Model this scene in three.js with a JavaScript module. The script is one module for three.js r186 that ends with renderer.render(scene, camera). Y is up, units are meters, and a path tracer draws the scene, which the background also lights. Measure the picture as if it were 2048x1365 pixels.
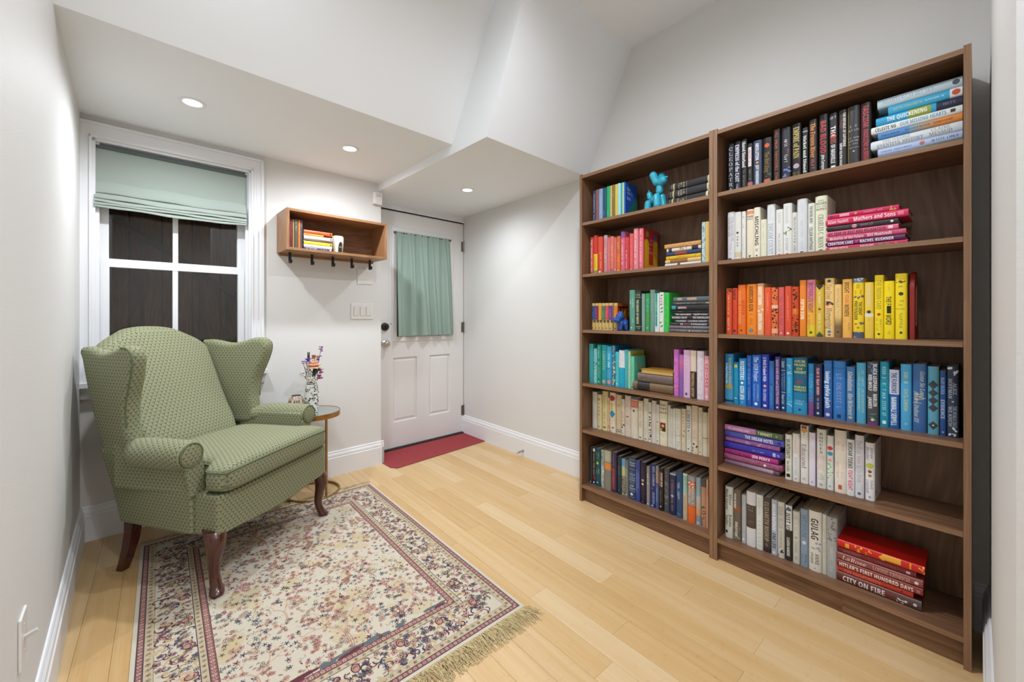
import * as THREE from 'three';
import { mergeGeometries, mergeVertices } from 'three/addons/utils/BufferGeometryUtils.js';
import { RoundedBoxGeometry } from 'three/addons/geometries/RoundedBoxGeometry.js';
import { TessellateModifier } from 'three/addons/modifiers/TessellateModifier.js';
import { MarchingCubes } from 'three/addons/objects/MarchingCubes.js';
import { ImprovedNoise } from 'three/addons/math/ImprovedNoise.js';

// ---------------------------------------------------------------- camera, sky, lights, exposure
const scene = new THREE.Scene();
const W = 2048, H = 1365, FOCAL = 807.3;
const camera = new THREE.PerspectiveCamera(2 * Math.atan(H / 2 / FOCAL) * 180 / Math.PI, W / H, 0.05, 60);
camera.position.set(0, 1.1432, 0);
camera.rotation.set(0, -0.7149, 0);
camera.setViewOffset(W, H, 0, 49.4, W, H);            // rising front of the lens: the horizon lies above the middle
scene.add(camera);

const renderer = new THREE.WebGLRenderer({ antialias: true });
renderer.toneMapping = THREE.LinearToneMapping;
renderer.toneMappingExposure = 0.47;
renderer.shadowMap.enabled = true;
scene.background = new THREE.Color().setRGB(0.006, 0.007, 0.010);      // night outside

const SKEW = 0.0437;                                   // the window wall stands 2.5 degrees out of square with the bookcase wall
const CEIL = 2.84, SOFFIT = 2.17, SOFFIT_DOOR = 2.113, STEP_X = 1.40;
const LAMP_COLOR = [0.905, 0.95, 1.0];
const toWorld = (x, y, d) => [x * Math.cos(SKEW) - d * Math.sin(SKEW), y, -(x * Math.sin(SKEW) + d * Math.cos(SKEW))];
// recessed lamps: [x, y, d, candela, tilt x, tilt d, label]; the last five are above and behind the camera
const LAMPS = [
  [0.219, SOFFIT, 2.460, 8.6, 0, 0, 'glowing round recessed light in soffit above the window'],
  [0.978, SOFFIT, 2.472, 8.6, 0.10, 0.10, 'tilted round recessed light in soffit above the wall shelf'],
  [1.880, SOFFIT_DOOR, 2.481, 5.4, 0, 0, 'small round recessed light in lowered soffit before the door'],
  [0.219, CEIL, 1.41, 4.2, 0, 0, 'recessed light in high flat ceiling above the rug'],
  [1.12, CEIL, 0.78, 17.5, 0, 0, 'recessed light in high flat ceiling between rug and bookcase'],
  [0.25, CEIL, -0.10, 14.5, 0, 0, 'recessed light in high flat ceiling near the opening'],
  [0.45, CEIL, -1.50, 12, 0, 0, 'recessed light in the rear room beside the long wall'],
  [1.50, CEIL, -1.50, 12, 0, 0, 'recessed light in the rear room far from the long wall'],
];

// ---------------------------------------------------------------- helpers
let seed = 1234567;
function rnd() { seed = (seed * 1664525 + 1013904223) >>> 0; return seed / 4294967296; }
function reseed(n) { seed = (n * 2654435761) >>> 0; for (let i = 0; i < 4; i++) rnd(); }
const rr = (a, b) => a + (b - a) * rnd();
const noise = new ImprovedNoise();
const taken = {};
function numbered(n) { const k = taken[n] = (taken[n] ?? -1) + 1; return k ? `${n}_${String(k).padStart(3, '0')}` : n; }
function shade(o) { o.castShadow = true; o.receiveShadow = true; return o; }
function mesh(name, geo, mat, parent) {
  const m = shade(new THREE.Mesh(geo, mat));
  m.name = parent ? name : numbered(name);
  (parent ?? scene).add(m);
  return m;
}
function tag(o, label, category, group) { o.userData.label = label; o.userData.category = category; if (group) o.userData.group = group; return o; }
function thing(name, label, category, pos = [0, 0, 0], turn = 0, group) {
  const g = new THREE.Group(); g.name = numbered(name); g.position.set(...pos); g.rotation.y = turn; scene.add(g);
  return tag(g, label, category, group);
}
function struct(name, label, category, geo, mat) {
  const o = geo ? mesh(name, geo, mat) : (() => { const g = new THREE.Group(); g.name = numbered(name); scene.add(g); return g; })();
  o.userData.kind = 'structure'; return tag(o, label, category);
}
const S = (g) => g.rotateY(SKEW);                      // a geometry given in window-wall coordinates (z = -d)
const lin = (hex) => new THREE.Color(hex);
// box with uv in metres; grain 'x' 'y' or 'z' runs along v
function box(w, h, d, grain = 'y') {
  const g = new THREE.BoxGeometry(w, h, d), p = g.attributes.position, n = g.attributes.normal, uv = g.attributes.uv;
  const ou = rnd() * 7, ov = rnd() * 7;
  for (let i = 0; i < p.count; i++) {
    const c = [p.getX(i), p.getY(i), p.getZ(i)], a = [Math.abs(n.getX(i)), Math.abs(n.getY(i)), Math.abs(n.getZ(i))];
    const skip = a.indexOf(Math.max(...a)); let ax = [0, 1, 2].filter((k) => k !== skip);
    const gi = 'xyz'.indexOf(grain); if (ax[0] === gi) ax = [ax[1], ax[0]];
    uv.setXY(i, c[ax[0]] + ou, c[ax[1]] + ov);
  }
  return g;
}
function bx(x0, x1, y0, y1, z0, z1, grain) { return box(x1 - x0, y1 - y0, z1 - z0, grain).translate((x0 + x1) / 2, (y0 + y1) / 2, (z0 + z1) / 2); }
function rbx(x0, x1, y0, y1, z0, z1, r = 0.003, s = 2) { return new RoundedBoxGeometry(x1 - x0, y1 - y0, z1 - z0, s, r).translate((x0 + x1) / 2, (y0 + y1) / 2, (z0 + z1) / 2); }
function merge(list) {
  const flat = list.map((g) => { const q = g.index ? g.toNonIndexed() : g; for (const k of Object.keys(q.attributes)) if (!['position', 'normal', 'uv'].includes(k)) q.deleteAttribute(k); return q; });
  return mergeGeometries(flat);
}
function cubeUV(g) {                                    // planar uv in metres by the way each triangle faces
  const q = g.index ? g.toNonIndexed() : g, p = q.attributes.position, uv = new Float32Array(p.count * 2);
  const a = new THREE.Vector3(), b = new THREE.Vector3(), c = new THREE.Vector3(), e = new THREE.Vector3(), f = new THREE.Vector3();
  for (let i = 0; i < p.count; i += 3) {
    a.fromBufferAttribute(p, i); b.fromBufferAttribute(p, i + 1); c.fromBufferAttribute(p, i + 2);
    e.subVectors(b, a); f.subVectors(c, a); e.cross(f);
    const ax = Math.abs(e.x), ay = Math.abs(e.y), az = Math.abs(e.z);
    [a, b, c].forEach((v, k) => { const t = ax >= ay && ax >= az ? [v.z, v.y] : ay >= az ? [v.x, v.z] : [v.x, v.y]; uv[(i + k) * 2] = t[0]; uv[(i + k) * 2 + 1] = t[1]; });
  }
  q.setAttribute('uv', new THREE.BufferAttribute(uv, 2));
  return q;
}
// padded solid: a 2D shape extruded with a round bevel, subdivided and bent by map(v)
function pad(shape, depth, bevel, map, edge = 0.03, cs = 12) {
  let g = new THREE.ExtrudeGeometry(shape, { depth: depth - 2 * bevel, bevelEnabled: true, bevelThickness: bevel, bevelSize: bevel, bevelOffset: -bevel, bevelSegments: 5, curveSegments: cs, steps: 2 });
  g.translate(0, 0, bevel); g.deleteAttribute('uv'); g.deleteAttribute('normal');
  g = new TessellateModifier(edge, 6).modify(g);
  const p = g.attributes.position, v = new THREE.Vector3();
  for (let i = 0; i < p.count; i++) { v.fromBufferAttribute(p, i); map(v); p.setXYZ(i, v.x, v.y, v.z); }
  g.deleteAttribute('normal');
  g = mergeVertices(g, 1e-5); g.computeVertexNormals();
  return cubeUV(g);
}
const V2 = (a) => a.map(([x, y]) => new THREE.Vector2(x, y)), V3 = (a) => a.map(([x, y, z]) => new THREE.Vector3(x, y, z));
function smoothShape(pts, closed = true) { const c = new THREE.SplineCurve(V2(closed ? [...pts, pts[0]] : pts)); return new THREE.Shape(c.getPoints(pts.length * 6)); }
const tube = (pts, r, n = 24, k = 8, closed = false) => new THREE.TubeGeometry(new THREE.CatmullRomCurve3(V3(pts), closed), n, r, k, closed);
const lathe = (pts, k = 32) => new THREE.LatheGeometry(V2(pts), k);
// ---- textures
function tex(canvas, color = true) { const t = new THREE.CanvasTexture(canvas); if (color) t.colorSpace = THREE.SRGBColorSpace; t.wrapS = t.wrapT = THREE.RepeatWrapping; t.anisotropy = 8; return t; }
function canvas(w, h) { const c = document.createElement('canvas'); c.width = w; c.height = h; return c; }
function dataTex(w, h, fn, color = true) {
  const d = new Uint8Array(w * h * 4);
  for (let y = 0; y < h; y++) for (let x = 0; x < w; x++) { const c = fn(x / w, y / h, x, y), i = (y * w + x) * 4; d[i] = c[0]; d[i + 1] = c[1]; d[i + 2] = c[2]; d[i + 3] = 255; }
  const t = new THREE.DataTexture(d, w, h); t.magFilter = THREE.LinearFilter; t.minFilter = THREE.LinearMipmapLinearFilter; t.generateMipmaps = true; t.wrapS = t.wrapT = THREE.RepeatWrapping;
  if (color) t.colorSpace = THREE.SRGBColorSpace; t.needsUpdate = true; return t;
}
const mixc = (a, b, t) => [a[0] + (b[0] - a[0]) * t, a[1] + (b[1] - a[1]) * t, a[2] + (b[2] - a[2]) * t];
const rgb = (hex) => [parseInt(hex.slice(1, 3), 16), parseInt(hex.slice(3, 5), 16), parseInt(hex.slice(5, 7), 16)];
// wood whose grain runs along v; size of one repeat in metres
function wood(light, dark, w, h, s, fine, cath, sizeU, sizeV) {
  const L = rgb(light), D = rgb(dark);
  const t = dataTex(w, h, (u, v) => {
    const per = (f, x) => Math.sin(2 * Math.PI * f * x);
    const wob = 0.03 * per(1, v + s) + 0.02 * per(2, v * 1 + 0.3 * s) ;
    const a = noise.noise((u + wob) * fine, v * 5 + s, s * 3.1), b = noise.noise((u + wob) * fine * 3.1, v * 12, s + 9), c = noise.noise((u + wob * 2) * cath, v * 1.5, s * 1.7);
    const ring = 0.5 + 0.5 * Math.sin((c * 5 + (u + wob) * cath) * 6);
    const k = 0.45 + 0.34 * a + 0.24 * b + 0.28 * (ring - 0.5);
    return mixc(L, D, Math.min(1, Math.max(0, k)));
  });
  t.repeat.set(1 / sizeU, 1 / sizeV); return t;
}
const std = (o) => new THREE.MeshStandardMaterial(o);
const phys = (o) => new THREE.MeshPhysicalMaterial(o);
const fineBump = dataTex(256, 256, (u, v, x, y) => { const n = 128 + 60 * noise.noise(x * 0.21, y * 0.21, 1) + 40 * noise.noise(x * 0.6, y * 0.6, 5); return [n, n, n]; }, false);
fineBump.repeat.set(4, 4);
const M = {
  wall: std({ color: lin('#dbdad8'), roughness: 0.62, bumpMap: fineBump, bumpScale: 0.0004 }),
  ceiling: std({ color: lin('#eff2f5'), roughness: 0.8 }),
  trim: std({ color: lin('#e8e9ec'), roughness: 0.38 }),
  doorPaint: std({ color: lin('#e2e1e0'), roughness: 0.42 }),
  plate: std({ color: lin('#e2e1de'), roughness: 0.35 }),
  plateEdge: std({ color: lin('#c9c7c2'), roughness: 0.4 }),
  brass: std({ color: lin('#a67f4c'), roughness: 0.34, metalness: 0.85 }),
  steel: std({ color: lin('#8d8a84'), roughness: 0.32, metalness: 0.9 }),
  nickel: std({ color: lin('#c9c4ba'), roughness: 0.2, metalness: 1 }),
  black: std({ color: lin('#1b1a1a'), roughness: 0.45 }),
  gap: std({ color: lin('#2a2622'), roughness: 0.8 }),
  mirror: std({ color: lin('#c6d0cf'), roughness: 0.06, metalness: 1 }),
  glass: phys({ color: 0xffffff, transmission: 1, thickness: 0, roughness: 0.02, ior: 1.5 }),
  page: std({ color: lin('#d8cfba'), roughness: 0.9 }),
  pageOld: std({ color: lin('#c9a566'), roughness: 0.9 }),
};

// ---------------------------------------------------------------- the room
const XL = -0.181, WD = 2.98, DOOR_D = 3.21, XR = 2.245, REAR = 2.60;
// window-wall coordinates (x, y, d): boxes with z = -d
const sbx = (x0, x1, y0, y1, d0, d1) => S(bx(x0, x1, y0, y1, -d1, -d0));
const WIN = { x0: -0.139, x1: 0.556, y0: 0.80, y1: 2.06 };
struct('wall_left', 'plain light grey long wall beside the armchair', 'wall', sbx(XL - 0.12, XL, 0, 3.0, -REAR - 0.2, 3.5), M.wall);
struct('wall_back', 'light grey wall around the sash window and wall shelf', 'wall', merge([
  sbx(XL - 0.1, WIN.x0, 0, 2.3, WD, WD + 0.15), sbx(WIN.x1, 1.42, 0, 2.3, WD, WD + 0.15), sbx(WIN.x0, WIN.x1, 0, WIN.y0, WD, WD + 0.15), sbx(WIN.x0, WIN.x1, WIN.y1, 2.3, WD, WD + 0.15),
  sbx(1.30, 1.42, 0, 2.3, WD + 0.15, DOOR_D + 0.09)]), M.wall);
struct('wall_door', 'light grey wall strip above and beside the entry door', 'wall', merge([
  sbx(1.30, 2.6, 2.052, 2.3, DOOR_D + 0.02, DOOR_D + 0.12), sbx(1.30, 1.478, 0, 2.052, DOOR_D + 0.005, DOOR_D + 0.12), sbx(2.384, 2.6, 0, 2.052, DOOR_D + 0.012, DOOR_D + 0.12),
  sbx(1.30, 2.6, -0.05, 2.3, DOOR_D + 0.12, DOOR_D + 0.2)]), M.wall);
struct('wall_right', 'light grey wall behind the two bookcases', 'wall', bx(XR, XR + 0.12, 0, 3.0, -3.7, REAR + 0.2), M.wall);
struct('wall_front', 'short light grey wall beside the end of the bookcases', 'wall', bx(0.752, XR, 0, 3.0, 0.030, 0.150), M.wall);
struct('wall_rear', 'light grey wall of the rear room', 'wall', bx(-0.6, XR + 0.2, 0, 3.0, REAR, REAR + 0.12), M.wall);
// ceiling: flat high part, two slopes, two soffits and the step between them
function ceilPrism(profile, x0, x1) {
  const g = new THREE.ExtrudeGeometry(new THREE.Shape(V2(profile)), { depth: x1 - x0, bevelEnabled: false });
  return S(g.applyMatrix4(new THREE.Matrix4().makeBasis(new THREE.Vector3(0, 0, -1), new THREE.Vector3(0, 1, 0), new THREE.Vector3(1, 0, 0))).translate(x0, 0, 0));
}
struct('ceiling', 'white ceiling with steep slopes down to two low soffits', 'ceiling', merge([
  ceilPrism([[3.6, SOFFIT], [1.995, SOFFIT], [1.60, CEIL], [-3.0, CEIL], [-3.0, 3.05], [3.6, 3.05]], XL - 0.15, STEP_X),
  ceilPrism([[3.6, SOFFIT_DOOR], [1.675, SOFFIT_DOOR], [1.335, CEIL], [-3.0, CEIL], [-3.0, 3.05], [3.6, 3.05]], STEP_X, 2.75)]), M.ceiling);
// baseboards: a profile swept along a straight run
function runProfile(len, h = 0.176) {                   // x along the run, z out of the wall
  const s = new THREE.Shape(V2([[0, 0], [0.018, 0], [0.018, h * 0.74], [0.014, h * 0.765], [0.0155, h * 0.80], [0.0135, h * 0.87], [0.008, h * 0.92], [0.0085, h * 0.965], [0.005, h], [0, h]]));
  return new THREE.ExtrudeGeometry(s, { depth: len, bevelEnabled: false }).rotateY(-Math.PI / 2).translate(len, 0, 0);
}
struct('baseboard_back', 'tall white moulded baseboard under the window', 'baseboard', merge([S(runProfile(1.438 - XL).translate(XL, 0, -WD)), S(runProfile(DOOR_D - WD + 0.018).rotateY(Math.PI / 2).translate(1.42, 0, -WD + 0.018))]), M.trim);
struct('baseboard_left', 'tall white moulded baseboard along the long wall', 'baseboard', S(runProfile(WD + 2.4).rotateY(Math.PI / 2).translate(XL, 0, 2.4)), M.trim);
struct('baseboard_right', 'tall white moulded baseboard between door and bookcase', 'baseboard', merge([runProfile(1.69).rotateY(-Math.PI / 2).translate(XR, 0, -3.318), runProfile(0.036).rotateY(-Math.PI / 2).translate(XR, 0, -0.006)]), M.trim);
struct('baseboard_front', 'white moulded baseboard of the short wall by the bookcase', 'baseboard', runProfile(XR - 0.752).rotateY(Math.PI).translate(XR, 0, 0.030), M.trim);

// floor: bamboo planks, each a board of its own
const floor = struct('floor', 'light bamboo plank floor', 'floor');
mesh('subfloor', bx(-0.7, 2.6, -0.06, -0.014, -3.5, 2.8), std({ color: lin('#8c6c46'), roughness: 0.9 }), floor);
const plankMats = [];
for (let k = 0; k < 6; k++) {
  const L = rgb(['#d6b88c', '#d2b282', '#d8bc93', '#cfae7e', '#d9be95', '#d3b587'][k]), D = rgb(['#c69f6a', '#c29860', '#caa573', '#bc925a', '#cca979', '#c49b65'][k]);
  const t = dataTex(256, 1024, (u, v) => {
    const strip = Math.floor(u * 5 + 0.02 * Math.sin(v * 6.28)), hs = Math.abs(Math.sin((strip + 1) * 12.9898 + k * 4.1) * 43758.5453) % 1;
    const a = noise.noise(u * 70, v * 6 + k, k * 3.3), b = noise.noise(u * 160, v * 14, k + 20), c = noise.noise(u * 3, v * 3, k * 7.7);
    const node = Math.exp(-Math.pow(((v * 3 + hs * 3) % 1 - 0.5) * 90, 2)) * 0.25;
    return mixc(L, D, Math.min(1, Math.max(0, 0.32 + 0.30 * a + 0.18 * b + 0.22 * c + 0.30 * (hs - 0.5) + node)));
  });
  t.repeat.set(1 / 0.0965, 1 / 0.92);
  plankMats.push(std({ map: t, roughness: 0.36 }));
}
const PITCH = 0.0965, PX0 = 1.031, PLANK = 0.925;
// measured end joints (depth of one joint) for the rows in view, by row number from PX0
const joints = { 0: 0.79, 1: 1.19, 2: 0.857, 3: 1.416, 4: 1.055, 5: 1.42, 6: 0.784, 7: 0.979, 8: 1.446, 9: 0.827, 10: 1.446, 11: 1.1, 12: 0.6 };
reseed(77);
const plankCache = {};
function plankGeo(w, l) {
  const key = `${w.toFixed(4)}_${l.toFixed(3)}`;
  if (!plankCache[key]) {
    const b = 0.0005, s = new THREE.Shape(V2([[-w / 2, -0.014], [w / 2, -0.014], [w / 2, -b], [w / 2 - b, 0], [-w / 2 + b, 0], [-w / 2, -b]]));
    const g = new THREE.ExtrudeGeometry(s, { depth: l, bevelEnabled: false }), p = g.attributes.position, uv = g.attributes.uv;
    for (let i = 0; i < p.count; i++) uv.setXY(i, p.getX(i), p.getZ(i));
    plankCache[key] = g;
  }
  return plankCache[key];
}
for (let r = -16; r <= 13; r++) {
  const x0 = PX0 + r * PITCH; let j = joints[r] ?? rr(0.3, 1.2);
  while (j > -0.9) j -= PLANK;
  for (let d = j; d < 3.36; d += PLANK) {
    const d0 = Math.max(d, -1.2), d1 = Math.min(d + PLANK, 3.36); if (d1 - d0 < 0.03) continue;
    const pm = mesh('plank', plankGeo(PITCH - 0.0006, d1 - d0 - 0.0006), plankMats[Math.floor(rnd() * 6)], floor);
    pm.position.set(x0 + PITCH / 2, 0, -d1 + 0.0003);
  }
}
mesh('rear_boards', bx(-0.7, 2.6, -0.014, 0, 1.2, 2.8, 'z'), plankMats[0], floor);

// ---------------------------------------------------------------- window
const win = struct('window_1', 'white double hung sash window with four dark panes', 'window');
const wbox = (name, parts, mat = M.trim, parent = win) => mesh(name, merge(parts.map(([x0, x1, y0, y1, d0, d1]) => sbx(x0, x1, y0, y1, d0, d1))), mat, parent);
const cas = (x0, x1, y0, y1) => [x0, x1, y0, y1, WD - 0.016, WD];
wbox('casing', [cas(XL, WIN.x0, 0.80, 2.138), cas(WIN.x1, 0.624, 0.80, 2.138), cas(WIN.x0, WIN.x1, WIN.y1, 2.138),
  [0.609, 0.624, 0.80, 2.138, WD - 0.022, WD - 0.016], [0.585, 0.593, 0.80, 2.122, WD - 0.020, WD - 0.016], [WIN.x1, WIN.x1 + 0.010, 0.80, 2.07, WD - 0.022, WD - 0.016], [XL, 0.624, 2.124, 2.138, WD - 0.022, WD - 0.016], [WIN.x0 - 0.01, WIN.x1 + 0.01, WIN.y1, WIN.y1 + 0.010, WD - 0.022, WD - 0.016], [WIN.x0 - 0.010, WIN.x0, 0.80, 2.07, WD - 0.022, WD - 0.016]]);
wbox('jamb', [[WIN.x0, WIN.x0 + 0.012, 0.80, WIN.y1, WD, WD + 0.13], [WIN.x1 - 0.012, WIN.x1, 0.80, WIN.y1, WD, WD + 0.13], [WIN.x0, WIN.x1, WIN.y1 - 0.012, WIN.y1, WD, WD + 0.13],
  [WIN.x0 + 0.012, WIN.x0 + 0.026, 0.80, WIN.y1, WD + 0.022, WD + 0.034], [WIN.x1 - 0.026, WIN.x1 - 0.012, 0.80, WIN.y1, WD + 0.022, WD + 0.034]]);
wbox('sill', [[XL, 0.642, 0.782, 0.806, WD - 0.045, WD + 0.13], [XL, 0.630, 0.722, 0.782, WD - 0.014, WD], [XL, 0.636, 0.768, 0.782, WD - 0.03, WD]]);
function sash(name, x0, x1, y0, y1, d, st, rb, rt, mun) {
  const f = wbox(name, [[x0, x0 + st, y0, y1, d, d + 0.032], [x1 - st, x1, y0, y1, d, d + 0.032], [x0 + st, x1 - st, y0, y0 + rb, d, d + 0.032], [x0 + st, x1 - st, y1 - rt, y1, d, d + 0.032], [mun - 0.012, mun + 0.012, y0 + rb, y1 - rt, d + 0.002, d + 0.030]]);
  mesh('pane', sbx(x0 + st, mun - 0.012, y0 + rb, y1 - rt, d + 0.014, d + 0.017), M.glass, f);
  mesh('pane', sbx(mun + 0.012, x1 - st, y0 + rb, y1 - rt, d + 0.014, d + 0.017), M.glass, f);
  return f;
}
sash('lower_sash', -0.113, 0.530, 0.806, 1.450, WD + 0.040, 0.036, 0.06, 0.044, 0.192);
sash('upper_sash', -0.127, 0.544, 1.415, 2.048, WD + 0.076, 0.047, 0.036, 0.05, 0.195);

// what stands outside in the dark: a boarded wall with stair railing
const outMat = std({ map: wood('#8c6448', '#58402c', 256, 512, 4.2, 30, 6, 0.4, 1.2), roughness: 0.85 });
const outRail = std({ color: lin('#2e2420'), roughness: 0.8 });
const fence = thing('board_fence', 'dark brown board fence with stair railing outside the window', 'fence', toWorld(0.2, 0, 3.86), SKEW);
reseed(5);
for (let i = 0; i < 18; i++) mesh('board', bx(-1.4 + i * 0.172, -1.4 + i * 0.172 + 0.163, 0, 3.2, -0.022, -0.006 * (i % 2), 'y'), outMat, fence);
mesh('fence_base', bx(-1.5, 1.8, 0, 3.2, -0.05, -0.023), outRail, fence);
for (let i = 0; i < 11; i++) mesh('baluster', bx(-0.95 + i * 0.16, -0.95 + i * 0.16 + 0.026, 0, 2.27 - i * 0.16 * 0.73, 0.10, 0.126), outRail, fence);
mesh('handrail', new THREE.BoxGeometry(2.5, 0.035, 0.05).rotateZ(-0.63).translate(-0.12, 1.68, 0.113), outRail, fence);
struct('ground', 'dark paving outside the window', 'ground', S(bx(-3, 3, -0.05, 0, -4.0, -3.45)), outRail);

// ---------------------------------------------------------------- door
const door = struct('door_1', 'white entry door with curtained window and two raised panels', 'door');
const DX0 = 1.482, DX1 = 2.380, DT = 2.044;
{
  const s = new THREE.Shape(V2([[DX0, 0.016], [DX1, 0.016], [DX1, DT], [DX0, DT]]));
  const holes = [[1.655, 2.232, 0.952, 1.885], [1.640, 1.872, 0.232, 0.786], [1.996, 2.224, 0.232, 0.786]];
  for (const [a, b, c, d] of holes) s.holes.push(new THREE.Path(V2([[a, c], [a, d], [b, d], [b, c]])));
  const slab = new THREE.ExtrudeGeometry(s, { depth: 0.040, bevelEnabled: true, bevelThickness: 0.003, bevelSize: 0.003, bevelSegments: 1 });
  mesh('slab', S(slab.translate(0, 0, -DOOR_D - 0.043)), M.doorPaint, door);
  for (const [a, b, c, d] of holes.slice(1)) {
    const r = new THREE.Shape(V2([[a + 0.03, c + 0.03], [b - 0.03, c + 0.03], [b - 0.03, d - 0.03], [a + 0.03, d - 0.03]]));
    const p = new THREE.ExtrudeGeometry(r, { depth: 0.010, bevelEnabled: true, bevelThickness: 0.012, bevelSize: 0.030, bevelSegments: 1 }).translate(0, 0, -DOOR_D - 0.028);
    mesh('raised_panel', S(merge([p, bx(a - 0.01, b + 0.01, c - 0.01, d + 0.01, -DOOR_D - 0.04, -DOOR_D - 0.014)])), M.doorPaint, door);
  }
  const [a, b, c, d] = holes[0];
  const tr = new THREE.Shape(V2([[a - 0.022, c - 0.022], [b + 0.022, c - 0.022], [b + 0.022, d + 0.022], [a - 0.022, d + 0.022]]));
  tr.holes.push(new THREE.Path(V2([[a + 0.012, c + 0.012], [a + 0.012, d - 0.012], [b - 0.012, d - 0.012], [b - 0.012, c + 0.012]])));
  mesh('window_trim', S(new THREE.ExtrudeGeometry(tr, { depth: 0.004, bevelEnabled: true, bevelThickness: 0.006, bevelSize: 0.006, bevelSegments: 2 }).translate(0, 0, -DOOR_D)), M.doorPaint, door);
  mesh('pane', S(bx(a, b, c, d, -DOOR_D - 0.024, -DOOR_D - 0.02)), M.glass, door);
  const bolt = mesh('deadbolt', S(lathe([[0, 0.024], [0.020, 0.024], [0.031, 0.018], [0.034, 0.0], [0, 0]], 28).rotateX(Math.PI / 2).translate(1.562, 1.055, -DOOR_D + 0.002)), M.black, door);
  mesh('thumb_turn', S(rbx(1.556, 1.568, 1.037, 1.073, -DOOR_D + 0.024, -DOOR_D + 0.038, 0.004)), M.black, bolt);
  const kn = mesh('knob', S(lathe([[0, 0.066], [0.014, 0.065], [0.024, 0.058], [0.027, 0.046], [0.022, 0.034], [0.011, 0.026], [0.010, 0.010], [0.030, 0.007], [0.032, 0], [0, 0]], 28).rotateX(Math.PI / 2).translate(1.562, 0.912, -DOOR_D + 0.002)), M.nickel, door);
  mesh('keyway', S(lathe([[0, 0.069], [0.006, 0.068], [0.007, 0.060], [0, 0.06]], 16).rotateX(Math.PI / 2).translate(1.562, 0.912, -DOOR_D + 0.002)), M.steel, kn);
  for (const y of [1.826, 1.036, 0.222]) mesh('hinge', S(merge([new THREE.CylinderGeometry(0.0065, 0.0065, 0.098, 12).translate(2.383, y, -DOOR_D + 0.008), new THREE.SphereGeometry(0.0065, 8, 6).translate(2.383, y + 0.05, -DOOR_D + 0.008), new THREE.SphereGeometry(0.0065, 8, 6).translate(2.383, y - 0.05, -DOOR_D + 0.008), bx(2.355, 2.383, y - 0.048, y + 0.048, -DOOR_D, -DOOR_D + 0.0025)])), M.steel, door);
  mesh('threshold', S(bx(1.42, 2.39, 0, 0.012, -DOOR_D - 0.06, -DOOR_D + 0.03)), M.gap, door);
  for (const x of [1.617, 2.262]) mesh('tieback_stud', S(new THREE.SphereGeometry(0.008, 12, 8).translate(x, 1.085, -DOOR_D + 0.004)), M.doorPaint, door);
}
struct('trim_1', 'white flat moulding above the entry door', 'trim', merge([sbx(1.42, 2.42, 2.056, 2.098, DOOR_D - 0.008, DOOR_D + 0.03), sbx(1.42, 2.42, 2.098, SOFFIT_DOOR, DOOR_D - 0.020, DOOR_D + 0.03), sbx(1.42, 2.42, 2.056, 2.066, DOOR_D - 0.014, DOOR_D + 0.03)]), M.trim);
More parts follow.
